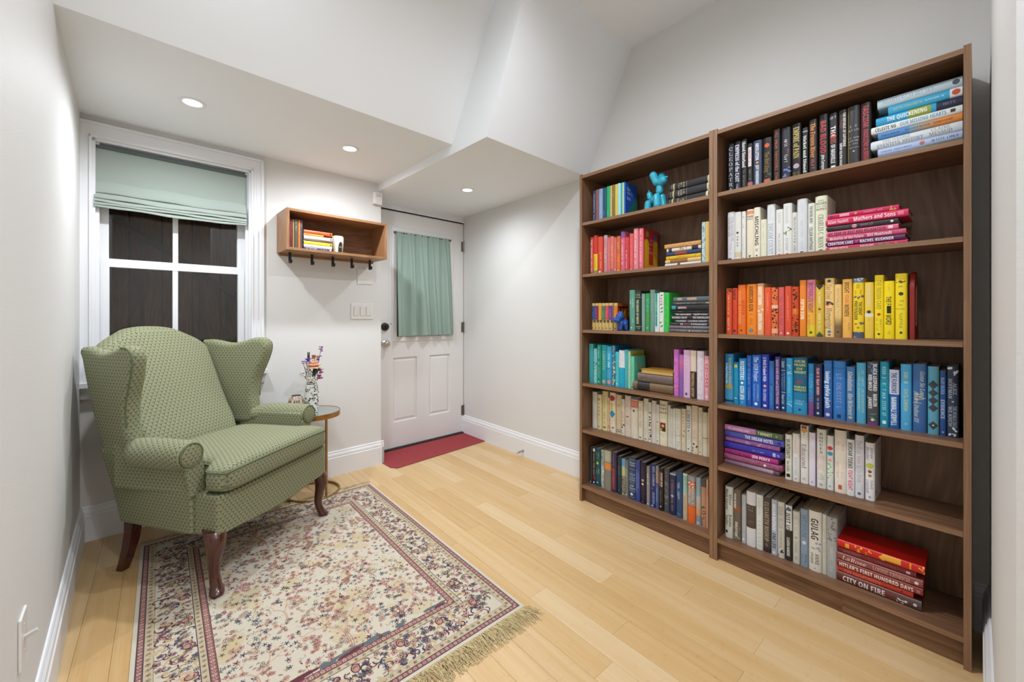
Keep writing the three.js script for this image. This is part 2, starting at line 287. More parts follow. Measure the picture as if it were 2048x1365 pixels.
const BOOK_ROWS = [
  { key: "R1", kase: "R", shelf: 5, x: 2.02, where: "the black row", ups: [
    [773.4,28.0,232,"#16181f|v .05 .97 #b9c3cc r CLEOPATRA","black book with pale stacked capitals"],
    [744.9,29.4,234,"#14182a|t .06 .8 #e8e8ee S EMPRESS of the EAST|k .84 .95 #d8d8e0","navy black book with white serif title"],
    [714.9,25.1,235,"#121212|t .04 .55 #f2f2ee S Shared Sisterhood|k .6 .95 #a8a890","black book with bold white serif title"],
    [689.1,22.6,208,"#181416|w .08 .5 .2 .8 #d9cfcf|t .1 .48 #a02c34 s ~7|k .55 .8 #d0c8c8|b .84 .95 #b06a6a","slim black book with pale red label"],
    [664.9,36.3,212,"#39425a|t .06 .42 #e9edf2 s ABSOLUTION|d .47 #d39a4e .3|t .52 .97 #e9edf2 s JEFF VANDERMEER","slate blue book with white capitals"],
    [626.6,37.5,211,"#15140f|d .16 #d8532b .5|t .3 .72 #b0883e r The Bird King|m .74 .97 #315a5a|w .86 .95 .2 .8 #c8643c","black book with orange disc and gold title"],
    [586.2,28.0,236,"#1a1511|t .03 .97 #d6603a i ~28","black book with orange script title"],
    [555.3,36.1,231,"#23222c|k .12 .4 #e8e8e8|kR .3 .55 #b04a5a|k .5 .66 #e8e8e8|m .74 .97 #6f86c8","dark grey book with blue flags at foot"],
    [517.2,35.4,234,"#11100d|t .06 .62 #d8bd62 S EMPIRE of PAIN|d .76 #b9a0b4 .6|q .86 .97 #d8c040","black book with gold title and mauve emblem"],
    [479.6,20.5,208,"#121212|h .03 .13 #e0e0e0 s BARBARA|t .16 .9 #f2f2ea S Nickel and Dimed|d .95 #c05040 .5","slim black book with white serif title"],
    [456.4,28.2,231,"#2a2018|t .07 .68 #e8923c S The Frozen River|t .7 .95 #d8647a S ~5","brown black book with orange title"],
    [424.3,32.5,239,"#131213|t .1 .66 #c8323a s BAD BLOOD|t .68 .95 #e8e8e8 s John Carreyrou","black book with tall red capitals"],
    [389.7,27.6,232,"#171619|h .04 .11 #dddddd s ~3|t .22 .42 #eeeeee s THE|t .32 .52 #d0483c s HORSES|t .54 .86 #eeeeee s OF NASHVILLE|w .9 .97 .25 .75 #eeeeee","black book with white and red capitals"],
    [360.3,27.3,234,"#1b1413|tL .06 .4 #8c2f34 s THIS|tR .05 .62 #eaeaea s THE REPUBLIC OF SUFFERING|tL .55 .95 #eaeaea s DREW GILPIN FAUST","dark brown book with two white lines"],
    [331.3,37.6,236,"#2a2a2c|w 0 1 0 .1 #8d7a2e|h .3 .36 #c8c8c8 s ~3|h .37 .42 #c8c8c8 s ~7|h .5 .54 #d8d8d8 s ~6|h .55 .59 #d8d8d8 s ~6|h .6 .64 #d8d8d8 s ~5|l .68 #a0a0a0|d .74 #c8c8c8 .15","thick charcoal book with silver lines of capitals"],
    [291.3,30.0,234,"#1a1314|w 0 1 0 .12 #7a3038|t .04 .4 #c8343c s FASCISM|t .43 .97 #c8343c s MADELEINE ALBRIGHT","black book with red capitals and red edge"],
  ], stacks: [
    { where: "the pale blue stack", list: [
      [244.2,212.7,33.9,"#b9cdd8|k .08 .7 #8296a0|k .3 .6 #dfe8ec|d .93 #45555f .5","pale grey blue book with faint lettering",6],
      [214.6,183.1,32.1,"#38a4cd|t .05 .5 #cdb45a i ~15|t .52 .8 #eef4f6 S ~13|b .84 1 #e9e9ea|d .92 #c8583c .6","cyan book with white spine end",6],
      [248.3,216.8,30.4,"#2d9fce|b .4 .66 #98a43c|b .72 1 #1d2440|t .14 .62 #f2f4f4 s THE QUICKENING|k .8 .97 #8f8fa8","cyan and olive book with navy end",6],
      [262.1,230.6,27.2,"#e4e7e6|t .05 .3 #1d1f24 s CELESTE NG|t .34 .84 #5b96b0 s OUR MISSING HEARTS|w .88 .93 .3 .7 #3a3a3a","white book with grey blue capitals",6],
      [242.5,211.0,25.5,"#4f86c4|e .4 .72 #7fa0b0 #e08a3c|b .72 1 #e08a3c|t .04 .28 #20304a s UNDER A WHITE SKY|t .34 .64 #20304a S THE NATURE OF THE FUTURE|t .68 .9 #3a2410 s ELIZABETH KOLBERT","blue book turning orange at one end",6],
      [263.1,231.6,34.2,"#d8e0e6|tR .14 .46 #76706a r THIS STRANGE|tL .08 .6 #5f5a56 r EVENTFUL HISTORY|tR .68 .88 #8a8478 r CLAIRE|tL .66 .9 #7a746a r MESSUD","pale book with large grey serif title",6],
      [243.5,212.0,26.3,"#b3c1e2|t .05 .45 #46506e i ~23|d .55 #c06a6a .5|t .66 .96 #3a4468 i ~12","periwinkle book with dark script",6],
      [242.5,211.0,20.5,"#8cc2dc|e .4 .7 #a5d2de #4f9c52|b .72 1 #4a8f4a|k .3 .9 #e4efe9","pale blue book with green end",6],
    ] },
  ] },
  { key: "R2", kase: "R", shelf: 4, x: 2.02, where: "the upper white row", ups: [
    [775.6,31.7,231,"#dcdcdf|tR .1 .6 #8a8a92 r STRANGERS IN|tL .1 .5 #6a6a72 r THEIR OWN LAND|k .62 .9 #b0b0b8|w .94 .99 .1 .6 #3a3a44","white book with two grey serif lines"],
    [743.3,27.8,225,"#e2e1da|d .43 #34362e .35|v .48 .72 #7d8a72 s o8o8|b .83 .93 #d6c9a4","white book with dark dot and tan band"],
    [712.8,16.9,223,"#e6e4e0|t .1 .35 #8a8480 r ~9|k .5 .8 #b0aca8|d .95 #303030 .2","very slim white paperback"],
    [692.7,29.7,227,"#ebe2ca|b .03 .1 #e0956a|h .12 .17 #404040 s THE|h .17 .22 #404040 s ~6|k .92 .96 #303030","cream book with orange top label"],
    [662.4,26.5,230,"#ece6d4|t .14 .78 #141414 s MISCHLING|k .81 .86 #404040|d .94 #303030 .25","cream book with heavy black title"],
    [635.3,23.5,172,"#e4e2ca|t .1 .7 #c3c39c r ~20","short pale cream book with faint title"],
    [609.8,30.9,232,"#e2e4e6|t .06 .3 #c8ccd2 i Chimamanda|t .36 .95 #8494a6 r DREAM COUNT","tall white book with blue grey capitals"],
    [575.9,26.9,204,"#e6e5e1|t .08 .34 #a8a7a0 r ~6|t .52 .92 #b4a898 r ~10|d .97 #c8403c .4","white book with red mark at foot"],
    [547.6,31.9,223,"#e7e7e4|t .05 .38 #b5bbbe i Commonwealth|m .44 .6 #5c7f42|t .65 .9 #8f949a i Ann Patchett|d .97 #d0504a .3","white book with green leaf on spine"],
    [515.0,16.8,180,"#dedcd6|k .1 .95 #39383a|kR .1 .95 #6a6a6a","white book with black handwriting"],
    [497.6,35.6,231,"#dadcdf|k .1 .3 #c6c8cc|t .4 .93 #c0c4ca r ~16|k .95 .98 #505050","tall pale grey book with faint title"],
    [460.2,23.0,207,"#e3e3d8|t .06 .4 #2a2c2a s THE NICKEL BOYS|t .48 .94 #2a2c2a s COLSON WHITEHEAD","white book with narrow black capitals"],
    [435.3,40.3,229,"#e4e5cc|h .07 .1 #3a3a34 r THE|h .11 .16 #303030 S WIZARD|h .17 .2 #3a3a34 r AND THE|h .21 .26 #303030 S PROPHET|t .33 .92 #6d7060 S CHARLES C. MANN|k .95 .98 #505048","tall thick cream book with black title"],
  ], stacks: [
    { where: "the pink stack", list: [
      [399.1,212.8,21.1,"#c2174f|d .08 #6a2a6a .5|w .2 .34 .25 .75 #e8a0b4|d .43 #e0a83c .4|k .52 .8 #e8c0cc|m .86 .96 #e0b060","crimson book with small pale lettering",14],
      [399.1,238.2,27.6,"#d02558|t .03 .3 #f4d8de s Adam Haslett|t .36 .86 #f8e6ea s Mothers and Sons|w .88 .95 .25 .75 #e07a94","crimson pink book with rounded white title",0],
      [400.3,212.4,21.5,"#2a2228|t .13 .34 #8d6f7c r DIFFICULT WOMEN|d .42 #c88a90 .7|t .5 .68 #9a7a88 s ROXANE GAY|d .92 #e8e0e0 .4","black book with rose figure",8],
      [400.3,213.1,20.5,"#df5f86|t .04 .84 #3a1622 s MY YEAR OF REST AND RELAXATION|w .87 .93 .25 .75 #f0d8dc","pink book with black capitals",8],
      [399.1,231.9,20.3,"#c04a6c|t .05 .5 #f0d4da s Memories of the Future|t .54 .84 #f0d4da s Siri Hustvedt|k .88 .96 #e0a0b0","rose book with white title and grey end",6],
      [402.3,232.9,20.5,"#5a2052|m 0 .5 #8a2a66|t .04 .38 #f2e6ee s CREATION LAKE|d .42 #d02a7a .5|t .46 .87 #f2e6ee s RACHEL KUSHNER","dark magenta book with white capitals",6],
      [401.5,238.4,18.6,"#c81e58|t .06 .3 #f0d8c8 s MOON WITCH|t .45 .62 #e8e0e0 s MARLON JAMES|m .62 .8 #6a8a3c|d .87 #c8882c .35","crimson book with green ornament",4],
    ] },
  ] },
  { key: "R3", kase: "R", shelf: 3, x: 2.03, where: "the orange row", ups: [
    [785.0,25.0,215,"#e2592d|m .01 .1 #4a3a30|t .14 .6 #f6e6da s ~22|t .64 .92 #f6e6da s ~11","orange red paperback with white capitals"],
    [758.2,22.4,216,"#dd4a2c|t .02 .26 #241614 s THICK|k .4 .8 #b83a22|d .93 #2a3050 .5","slim red orange book with black title"],
    [733.7,35.4,229,"#ee7326|tR .3 .62 #c4401c S RIPPER|tL .1 .82 #f7c08a r ISABEL ALLENDE|d .92 #7a3412 .25","orange book with pale serif capitals"],
    [696.1,42.3,230,"#f58a1c|t .04 .54 #3a2a14 s AMERICAN GUN|k .58 .82 #a85c14|d .92 #6f8a92 .45","bright orange book with grey circle"],
    [652.3,26.8,231,"#f0ac76|t .06 .42 #fdf4ea s GHOST TOWN|m .44 .56 #f4e0d0|t .58 .9 #fdf0e2 s KEVIN CHEN","peach book with white capitals"],
    [623.9,27.1,212,"#ea5a34|t .12 .5 #f0a88a i ~16|k .54 .9 #cf4626","coral orange book with faint script"],
    [595.2,25.1,210,"#e8733c|m .0 .98 #1d1c20|b .37 .44 #f2c4a0|b .86 .96 #f2b48a","orange book with black blocks and peach bands"],
    [568.1,20.9,210,"#d9605a|t .04 .9 #92305e s ~17|d .95 #f0e0e0 .3","rose red book with purple capitals"],
    [545.3,24.9,213,"#e25436|k .2 .7 #f09a70|kR .1 .6 #c63e26|d .95 #e8e0e0 .4","vermilion paperback with faint lines"],
    [518.9,24.8,209,"#cd4a20|m .05 .42 #30180f|b .45 .56 #d8661e|k .46 .56 #f0b060|m .58 .95 #30180f","dark orange book with black figures"],
    [491.4,22.9,235,"#f08a2a|t .34 .7 #fdf6ea s FIFTH SUN|k .85 .95 #c86a1c","tall orange book with white capitals"],
    [466.6,29.4,235,"#eeb23e|b 0 .22 #e0849a|e .22 .55 #e0849a #eeb23e|b .8 1 #e8d02e|t .05 .58 #7c2f5c s BROTHERLESS NIGHT|kL .62 .9 #b05a50|d .93 #4a5a20 .35","pink topped book turning yellow"],
    [435.4,27.8,212,"#dcb840|g -.06 .1 #38342c|g .9 1.06 #4a5a30|t .14 .42 #f4ecc8 s ~11|d .47 #5a4a20 .3|t .55 .88 #f4ecc8 s ~13","gold book with dark pointed ends"],
    [405.9,30.5,237,"#f2cc86|d .05 #4a4a44 .4|t .1 .36 #74522c i Yaa Gyasi|m .38 .47 #b8405a|m .41 .44 #20242a|t .5 .86 #2e2a24 i Homegoing|d .91 #5f86a8 .4|k .95 .98 #404040","peach book with script title and bird motif"],
    [373.6,22.4,210,"#eecb80|e .6 .78 #eecb80 #8a6a3e|b .78 1 #846644|t .08 .45 #b08a4a r ~10|k .48 .7 #c0984e|d .9 #3a2c20 .3","pale gold book with brown foot"],
    [349.1,29.6,229,"#f3b958|t .05 .24 #4a3520 s BRIGHT|t .26 .42 #d8744a s YOUNG|t .43 .64 #4a3520 s WOMEN|kL .68 .74 #d88a5a|kR .75 .88 #a87a3a","apricot book with brown capitals"],
    [317.4,32.3,231,"#f2d021|b 0 .08 #7c8896|m 0 .07 #d8dde4|k .11 .18 #8a7410|tL .2 .27 #c85a1c s SUSANNAH|tR .2 .27 #c85a1c s CAHALAN|m .3 .34 #5f6068|tR .4 .62 #20221c s THE GREAT|tL .38 .7 #20221c s PRETENDER|m .74 .78 #6a6a70|d .83 #a88a20 .25|b .9 1 #4f5a70|m .9 1 #8a94a8","yellow book with grey photographic ends"],
    [283.1,26.7,213,"#efcb46|t .06 .45 #c2dce6 i ~10|d .53 #3a3a3c .45|b .56 .62 #e8e0c8|k .66 .9 #d8b038","yellow book with pale blue script"],
    [254.0,25.0,238,"#f6db1e|t .08 .54 #b29c1a s THE INDIAN CARD|d .62 #b8402c .4|kL .68 .88 #8a7a10|kR .7 .84 #8a7a10|d .93 #3a3410 .3","tall bright yellow book with olive capitals"],
    [227.8,28.6,214,"#f8dc12|t .06 .2 #c0a80e i ~7|t .27 .42 #20200e s THE F|w .43 .56 .3 .7 #16160e|t .58 .76 #20200e s WORD|k .84 .94 #b09a10","bright yellow book with blacked out word"],
    [196.9,31.5,239,"#f4d920|h .07 .1 #4a4420 s ~5|m .12 .15 #5a5420|h .18 .22 #3a3618 s ~4|d .31 #3a3618 .4|h .4 .44 #4a4420 s ~3|h .46 .5 #4a4420 s ~4|h .52 .56 #4a4420 s ~4|t .6 .84 #6a5f1a S ~11|d .9 #2a2810 .25","thick bright yellow book with small black drawings"],
  ], stacks: [
  ] },
  { key: "R4", kase: "R", shelf: 2, x: 2.03, where: "the blue row", ups: [
    [790.5,37.6,234,"#2c86bc|e .5 .9 #2c86bc #4a9ec8|tR .08 .66 #e2d25a r Invitation to a Banquet|tL .18 .6 #e6f2f4 s The Story of Chinese Food|w .62 .7 .1 .9 #b09a4a|b .93 .96 #1d2c3c","tall sea blue book with yellow title"],
    [752.3,21.8,196,"#1c92b8|w .05 .12 .2 .8 #d8d84a|k .2 .7 #2ca6c8|w .84 .86 .3 .7 #e8f4f4","slim teal blue book with yellow square"],
    [728.9,32.2,217,"#1d8cd2|t .05 .46 #f4f8fa s RESISTERS|d .52 #f4f8fa .35|t .58 .88 #f4f8fa s GISH JEN|k .92 .97 #bfe0f0","bright blue book with heavy white capitals"],
    [696.1,19.8,233,"#1c5cb8|t .06 .92 #9cc2ec s ~30","slim royal blue book with pale capitals"],
    [674.2,37.6,237,"#1f62c4|m 0 .3 #2e78d8|t .04 .5 #f2f6fa r The 1619 Project|kL .56 .9 #bcd4f0|kR .56 .88 #bcd4f0|d .93 #f2f6fa .35","royal blue book with white serif title"],
    [634.6,29.3,242,"#2038a8|t .05 .5 #f4f4fa S A Well-Trained Wife|d .58 #e0a8b0 .4|t .63 .86 #c4cdf2 s TIA LEVINGS|w .92 .96 .3 .7 #e8e8f4","indigo blue book with white title"],
    [604.7,19.7,215,"#2a68b4|t .06 .44 #6a62b8 i ~11|d .48 #20304c .3|k .52 .9 #7aa8dc","short mid blue book with violet script"],
    [582.1,19.8,235,"#3a3a78|t .05 .88 #d8a8c4 s MARIE HOWE NEW and SELECTED POEMS|d .94 #e8d8e8 .4","slim purple navy book with pink capitals"],
    [560.3,19.8,231,"#17406e|t .06 .18 #eef2f4 r Quiet|l .23 #eef2f4|kL .28 .6 #c8d8e4|kR .28 .6 #c8d8e4|l .64 #eef2f4|t .68 .86 #eef2f4 r Susan Cain|d .93 #eef2f4 .4","slim navy book with white ruled lines"],
    [539.9,23.9,233,"#2f9ed2|s .1 .3 #eef6fa|k .36 .7 #9ad2ea|s .74 .9 #cfeaf4","sky blue book with white swirls"],
    [514.5,50.2,238,"#0f5f82|b .62 .78 #1a78a4|b .78 1 #2a94c2|h .04 .09 #e6dc5a S OUR|h .1 .15 #e6dc5a S SHARE|h .17 .22 #e6dc5a S OF|h .23 .28 #e6dc5a S NIGHT|m .32 .46 #a83228|h .5 .54 #e6dc5a S MARIANA|h .55 .59 #e6dc5a S ENRIQUEZ|q .74 .84 #cfe6ee|d .92 #0e3c54 .2","thick teal book with yellow stacked title"],
    [461.6,19.4,216,"#2d86bc|e .55 .8 #2d86bc #7a4a8c|b .8 1 #804a86|s .1 .9 #6ab4d8","slim blue book with purple foot"],
    [440.8,27.1,216,"#1a2a52|w .06 .6 .32 .68 #8a3444|t .08 .58 #f0eeee s ~17|t .64 .86 #e6e6ea s ~10|d .93 #c0c8d0 .35","dark navy book with red framed title"],
    [408.3,27.1,233,"#2f6cb0|e .6 1 #2f6cb0 #3d4c98|h .06 .1 #6aa4d8 s ~5|t .18 .82 #eef2f8 s loving sylvia plath|d .93 #c8d0ec .5","blue violet book with lower case white title"],
    [378.7,39.5,234,"#2e78c0|h .1 .14 #20365c r ~6|t .22 .82 #a48cc0 r ~12|w .9 .96 .35 .65 #1c2c4c","thick blue book with violet capitals"],
    [337.4,26.0,215,"#4377ac|t .08 .44 #eadfc6 r Absolution|t .48 .88 #e6dcc4 r Alice McDermott|w .9 .94 .3 .7 #c8b890","grey blue book with cream serif title"],
    [307.2,28.1,233,"#4da3ca|tR .04 .92 #d8d884 i ~27|tL .06 .9 #cfd88a i ~25","light blue book with two yellow script lines"],
    [275.6,33.1,240,"#45464c|m .02 .3 #4a76b8|tR .03 .46 #e9e9e6 s BLACK LEOPARD|tL .2 .46 #e9e9e6 s RED WOLF|tR .5 .7 #e9e9e6 s MARLON|tL .56 .74 #e9e9e6 s JAMES|s .8 .88 #3fb0a0|d .91 #e6dcb8 .3|b .95 1 #6a3a78","charcoal book with two columns of white capitals"],
    [239.3,25.3,243,"#128aa6|s .0 1 #1fa0b4|t .08 .36 #eef8f8 s ~9|t .42 .84 #d8f0f2 s ~14|w .9 .95 .3 .7 #d8f0f2","teal book with small white capitals"],
    [213.4,27.2,216,"#1c5aa2|b 0 .42 #c4cce6|t .05 .4 #28304a s THE FURROWS|t .46 .95 #eef4fa s NAMWALI SERPELL","short book half lavender half blue"],
    [183.0,29.2,239,"#4aa4d6|t .08 .3 #d6d87c s ~6|t .38 .72 #d6d87c s ~9|d .9 #7fc0e2 .3","sky blue book with pale yellow capitals"],
    [151.4,35.1,243,"#37659e|tR .1 .5 #dcd6c4 i Gone So Long|tL .4 .85 #dcd6c4 i Andre Dubus III|s .42 .68 #cbbf8e","thick denim blue book with cream script"],
    [114.2,27.4,237,"#5aa4c0|w 0 1 .94 1 #9cb86a|g .2 .34 #3a4046|g .33 .45 #3a4046|g .44 .56 #3a4046|g .55 .67 #3a4046|g .8 .93 #3a4046|d .865 #d8d0a0 .2","light blue book with dark diamonds"],
    [84.7,15.2,224,"#1f4c8c|t .1 .36 #9ab4dc S MARY OLIVER|t .44 .74 #eef0f4 r EVIDENCE|d .94 #c8d0e0 .3","short navy blue book with white serif title"],
    [68.1,28.0,243,"#2b3b52|m .02 .14 #dfe4ea|t2 .18 .46 #c8d0da r ALICE HOFFMAN|d .5 #aab4c0 .2|t2 .56 .86 #c8d0da r THE WORLD THAT WE KNEW|m .86 .98 #dfe4ea","slate navy book with white flower sprigs"],
  ], stacks: [
  ] },
  { key: "R5", kase: "R", shelf: 1, x: 2.03, where: "the lower white row", ups: [
    [543.2,24.2,193,"#dedfd2|t .1 .54 #1d1f1c s DE-INTEGRATE!|t .58 .82 #4a4c48 S Max Czollek|w .87 .94 .25 .75 #202020","white book with black hyphenated title"],
    [516.2,25.2,203,"#e4e1dc|t .06 .44 #e09a8a i ~8|t .5 .88 #8ab4d4 s ~11|d .94 #b0b0b8 .3","white book with coral and blue lettering"],
    [488.8,27.7,243,"#e6e4de|w .01 .06 .2 .8 #8a3a20|g .04 .14 #d8a23c|d .16 #303438 .12|t .32 .74 #303f7c r Educated|kL .34 .7 #d08a6a|d .92 #c4c4c8 .4","tall white book with pencil at top"],
    [458.9,24.2,219,"#e3e2ea|w 0 1 .9 1 #8a5aa8|t .08 .86 #d6cfe4 i ~19|d .93 #b8b8d8 .35","pale lavender book with purple edge"],
    [431.9,31.3,240,"#e2e0d8|v .05 .42 #4a564e S ROGUES|q .44 .7 #d87a8a|q .74 .86 #5a8a6a|d .94 #b0b8cc .4","white book with stacked letters and pink lines"],
    [399.1,21.2,219,"#e2e4e0|d .23 #d23c3c .8|d .33 #3c9cc0 .8|d .45 #e8a890 .5|m .5 .8 #6ac86a|d .93 #5aa4cc .3","white book with red blue and green blobs"],
    [374.5,37.5,248,"#ebe4d8|tR .12 .4 #d88a80 r ~4|tL .1 .46 #e09a8c r ~6|tL .5 .78 #e09a8c r ~8|tR .52 .8 #e8aca0 r ~6|w .87 .94 .35 .65 #d06038","thick cream book with coral serif capitals"],
    [336.4,24.0,219,"#eaeaea|t .05 .52 #20241f s MIRIAM TOEWS|t .54 .9 #c4285e s FIGHT NIGHT|d .95 #606060 .12","white book with black and magenta capitals"],
    [311.0,26.6,241,"#dcdde2|t .08 .3 #8a8c9c r The Only|t .33 .46 #d08aa0 r Woman|t .48 .76 #a0a4b0 r in the Room|q .78 .88 #c4c8d0|d .93 #6a6e80 .4","pale grey book with grey serif title"],
    [281.2,27.9,219,"#e9e7ea|tR .07 .27 #4a4878 i Aimee|tL .07 .3 #4a4878 i Bender|d .4 #c6d24a .75|d .5 #8a4a3a .4|d .57 #b8863c .4|tR .64 .8 #5a5878 i The Butterfly|tL .64 .88 #5a5878 i Lampshade|d .94 #9098a8 .25","white book with yellow green butterfly"],
  ], stacks: [
    { where: "the purple stack", list: [
      [789.1,235.8,28.1,"#c07aae|b .56 1 #4c6a48|t .05 .46 #e8d4e4 s THE VANISHING HALF|t .6 .84 #e6e0b8 s T BENNETT|d .91 #d88a6a .3","mauve book with green end",0],
      [790.0,241.7,31.1,"#4a4cae|w .08 1 .2 .8 #5258b8|t .36 .84 #f0f2fa s THE DREAM HOTEL|d .93 #2c2f80 .45","indigo blue book with white capitals",10],
      [788.3,223.8,21.2,"#9a5aa0|k .04 .4 #e0b8e0|s .4 .75 #f0e4f0|k .6 .85 #d8a8d0","mauve purple book with white arc",12],
      [790.0,238.3,33.4,"#2a2496|w .08 .9 .25 .75 #3530a4|t .5 .7 #e8e8f8 s ~14|w .84 .89 .25 .75 #b8b8e8|k .91 .96 #d0d0f0","deep ultramarine book with small white capitals",4],
      [790.0,219.7,25.3,"#b02f84|t .03 .5 #5a1244 s GIRLS PLAY DEAD|t .53 .86 #fae6f4 s JEN PERCY","magenta book with dark and white capitals",10],
      [791.2,237.9,27.2,"#8a3f62|k .05 .95 #b87a92|kR .05 .95 #c48aa0|kL .05 .95 #b87a92|d .72 #f0e4e6 .4","maroon pink book with pale streaks",4],
      [791.2,225.3,20.6,"#6a4a62|e .0 .9 #7a5a76 #b8a4b4|kL .05 .9 #8a3a5a","dusky mauve book at the bottom",6],
    ] },
  ] },
  { key: "R6", kase: "R", shelf: 0, x: 2.015, where: "the grey bottom row", ups: [
    [784.1,35.0,239,"#d2d5cb|tL .05 .46 #2e302c s Black Figures|tR .14 .36 #5a5c54 s Minor|tR .54 .78 #4a4c46 s Brandon|tL .56 .76 #2e302c s Taylor|w .86 .91 .15 .4 #202020","pale grey green book with black title"],
    [747.0,32.5,232,"#6a5f56|b .3 .42 #8a5a3a|m .66 1 #8a8f70|tL .06 .36 #f0e8e0 s YOUNG MUNGO|t .62 .92 #f0ead8 s DOUGLAS STUART","brown grey book with white capitals"],
    [712.4,18.7,220,"#b4b8bc|k .08 .8 #8e9298|d .92 #e8e8ec .5","slim pale grey book"],
    [691.1,38.5,246,"#d8d7da|b .24 .66 #4c4038|h .27 .31 #d8c8b8 s ~4|h .32 .36 #d8c8b8 s ~4|q .4 .46 #8a7464|q .52 .58 #a89484","white book with brown middle"],
    [650.6,26.9,244,"#d6dad4|t .06 .4 #a8b0ac r ~12|v .44 .95 #bcc2bc s ~7","white book with faint grey capitals"],
    [623.1,29.4,241,"#473c36|t .08 .8 #c8baa0 r ELIZABETH BISHOP|k .84 .9 #9a8c7a|b .92 1 #33293a","dark brown book with tan serif capitals"],
    [591.9,23.4,241,"#a8b2be|t .08 .56 #e6ebf0 s MEGAN RAPINOE|t .6 .88 #22242a s ONE LIFE|d .95 #e8e8e8 .4","blue grey book with white and black capitals"],
    [567.0,25.0,240,"#c9c8c0|t .08 .48 #6e6c62 r SUSAN ORLEAN|t .52 .84 #6e6c62 r ~11|m .84 1 #3a3634","grey white book with dark picture at foot"],
    [539.3,24.4,235,"#2c2b28|b 0 .1 #d6d8da|g .02 .14 #5a5f70|w .1 .45 .15 1 #d8d8d4|t .14 .46 #1f1f1e s JUST US|t .58 .92 #e4e4dc s CLAUDIA RANKINE","book with white upper and black lower half"],
    [512.2,25.0,218,"#c6c4ba|t .08 .4 #a09c8a i ~7|d .5 #9a9684 .35|t .58 .8 #8a8674 r ~7|k .86 .92 #8a8674","putty coloured book with faint script"],
    [485.0,27.2,238,"#8598ac|t .1 .5 #3a5068 r OUT OFFLINE|d .58 #d0d4d8 .5|tR .76 .94 #3f5570 r ~7|tL .78 .94 #3f5570 r ~6","steel blue book with white bird"],
    [456.0,43.5,244,"#d9d5cb|t .12 .48 #2c2c30 s GULAG|m .52 .64 #9c98b8|t2 .7 .88 #6a6862 s ANNE APPLEBAUM|d .95 #707070 .1","thick off white book with big black title"],
    [411.9,14.3,241,"#c8c7ba|t .1 .9 #9a988a i ~23","slim putty book with faint script"],
    [397.0,34.0,239,"#a5a6a6|m .02 .4 #77787a|k .5 .9 #c6c8c8|kR .55 .85 #b8babc","thick grey book with clouded print"],
  ], stacks: [
    { where: "the red stack", list: [
      [361.3,241.8,28.6,"#cc2014|w .1 .15 .2 .8 #e8a030|m .18 .42 #e8b030|w .55 .75 .3 .95 #e6a834|g .5 .6 #e6a834|w .84 .86 .2 .9 #e89a2a|m .92 1 #e8b840","bright red book with yellow buildings",0],
      [361.3,220.5,22.0,"#6f1d22|t .08 .32 #b8727a r AUSCHWITZ|m .38 .46 #a02a30|t .5 .76 #9a5a5e r LAURENCE REES|w .88 .93 .3 .7 #c8a8a8","dark maroon book with pale capitals",8],
      [362.4,238.6,27.7,"#8c4a44|t .06 .36 #f0dcd0 i LaRose|t .44 .86 #d8b2a4 r LOUISE ERDRICH|d .93 #ead8d0 .4","dusty red book with cream script",2],
      [362.4,238.6,26.4,"#84302c|t .03 .9 #f0e0d8 s HITLER'S FIRST HUNDRED DAYS|w .93 .97 .3 .7 #a86a62","red brown book with white capitals",0],
      [362.4,213.8,21.9,"#c83a26|t .1 .6 #e88a70 r ON IMMUNITY|d .86 #5a1c14 .3","vermilion book with pale serif capitals",12],
      [364.2,236.7,34.8,"#6a342e|e .6 1 #6a342e #54484a|t .08 .6 #e4dcd8 s CITY ON FIRE|m .72 .84 #e0dcd8|d .93 #d8d0cc .3","thick brown red book with grey white capitals",4],
    ] },
  ] },
  { key: "L1", kase: "L", shelf: 5, x: 2.02, where: "the rainbow row", ups: [
    [1567.3,25.6,200,"#2f3660|t .1 .9 #d8dae8 s ~20","navy book with white capitals"],
    [1541.2,19.0,200,"#8a5a52|t .15 .85 #c08a80 s ~11","dusty brown book"],
    [1521.6,29.9,200,"#8ea2c8|t .2 .8 #b8c4dc i ~12","periwinkle book"],
    [1491.1,24.4,199,"#16506c|t .6 .9 #8ab0c0 s ~4","dark teal blue book"],
    [1466.1,28.9,202,"#22a868|k .7 .9 #6fd0a0","green book"],
    [1436.6,12.5,201,"#dcb880|k .1 .4 #c08a50","slim tan book"],
    [1423.6,20.0,201,"#85702e|t .1 .4 #d8cca0 s ~5","olive brown book"],
    [1402.9,16.9,200,"#dcc04c|k .3 .7 #c8a83c","slim yellow book"],
    [1385.4,20.5,201,"#a8dce0|k .3 .8 #8ac4cc","pale cyan book"],
    [1364.4,13.3,200,"#3aa09a|k .2 .6 #a0d8d0","slim teal book"],
    [1350.5,8.6,199,"#d0e4b0","very slim pale green book"],
    [1341.3,9.4,199,"#1e5cb0|k .1 .8 #4a84cc","blue book with its front cover showing"],
  ], stacks: [
    { where: "the black stack", list: [
      [1062.2,212.1,35.6,"#2b2a2c|b .1 .14 #b8ac84|l .07 #b8ac84|q2 .22 .4 #d6caa0|l .44 #b8ac84|b .93 .97 #d8d0ac","black leatherbound volume with gilt bands, top one",0],
      [1070.5,220.4,41.3,"#2c2a2d|b .12 .16 #b8ac84|l .08 #b8ac84|q2 .24 .42 #d6caa0|l .46 #b8ac84|b .92 .96 #d8d0ac","black leatherbound volume with gilt bands, middle one",0],
      [1078.2,228.1,39.9,"#2b292c|b .13 .17 #b8ac84|l .09 #b8ac84|q2 .25 .43 #d6caa0|l .47 #b8ac84|b .9 .95 #d8d0ac","black leatherbound volume with gilt bands, lowest one",0],
    ] },
  ] },
  { key: "L2", kase: "L", shelf: 4, x: 2.02, where: "the red row", ups: [
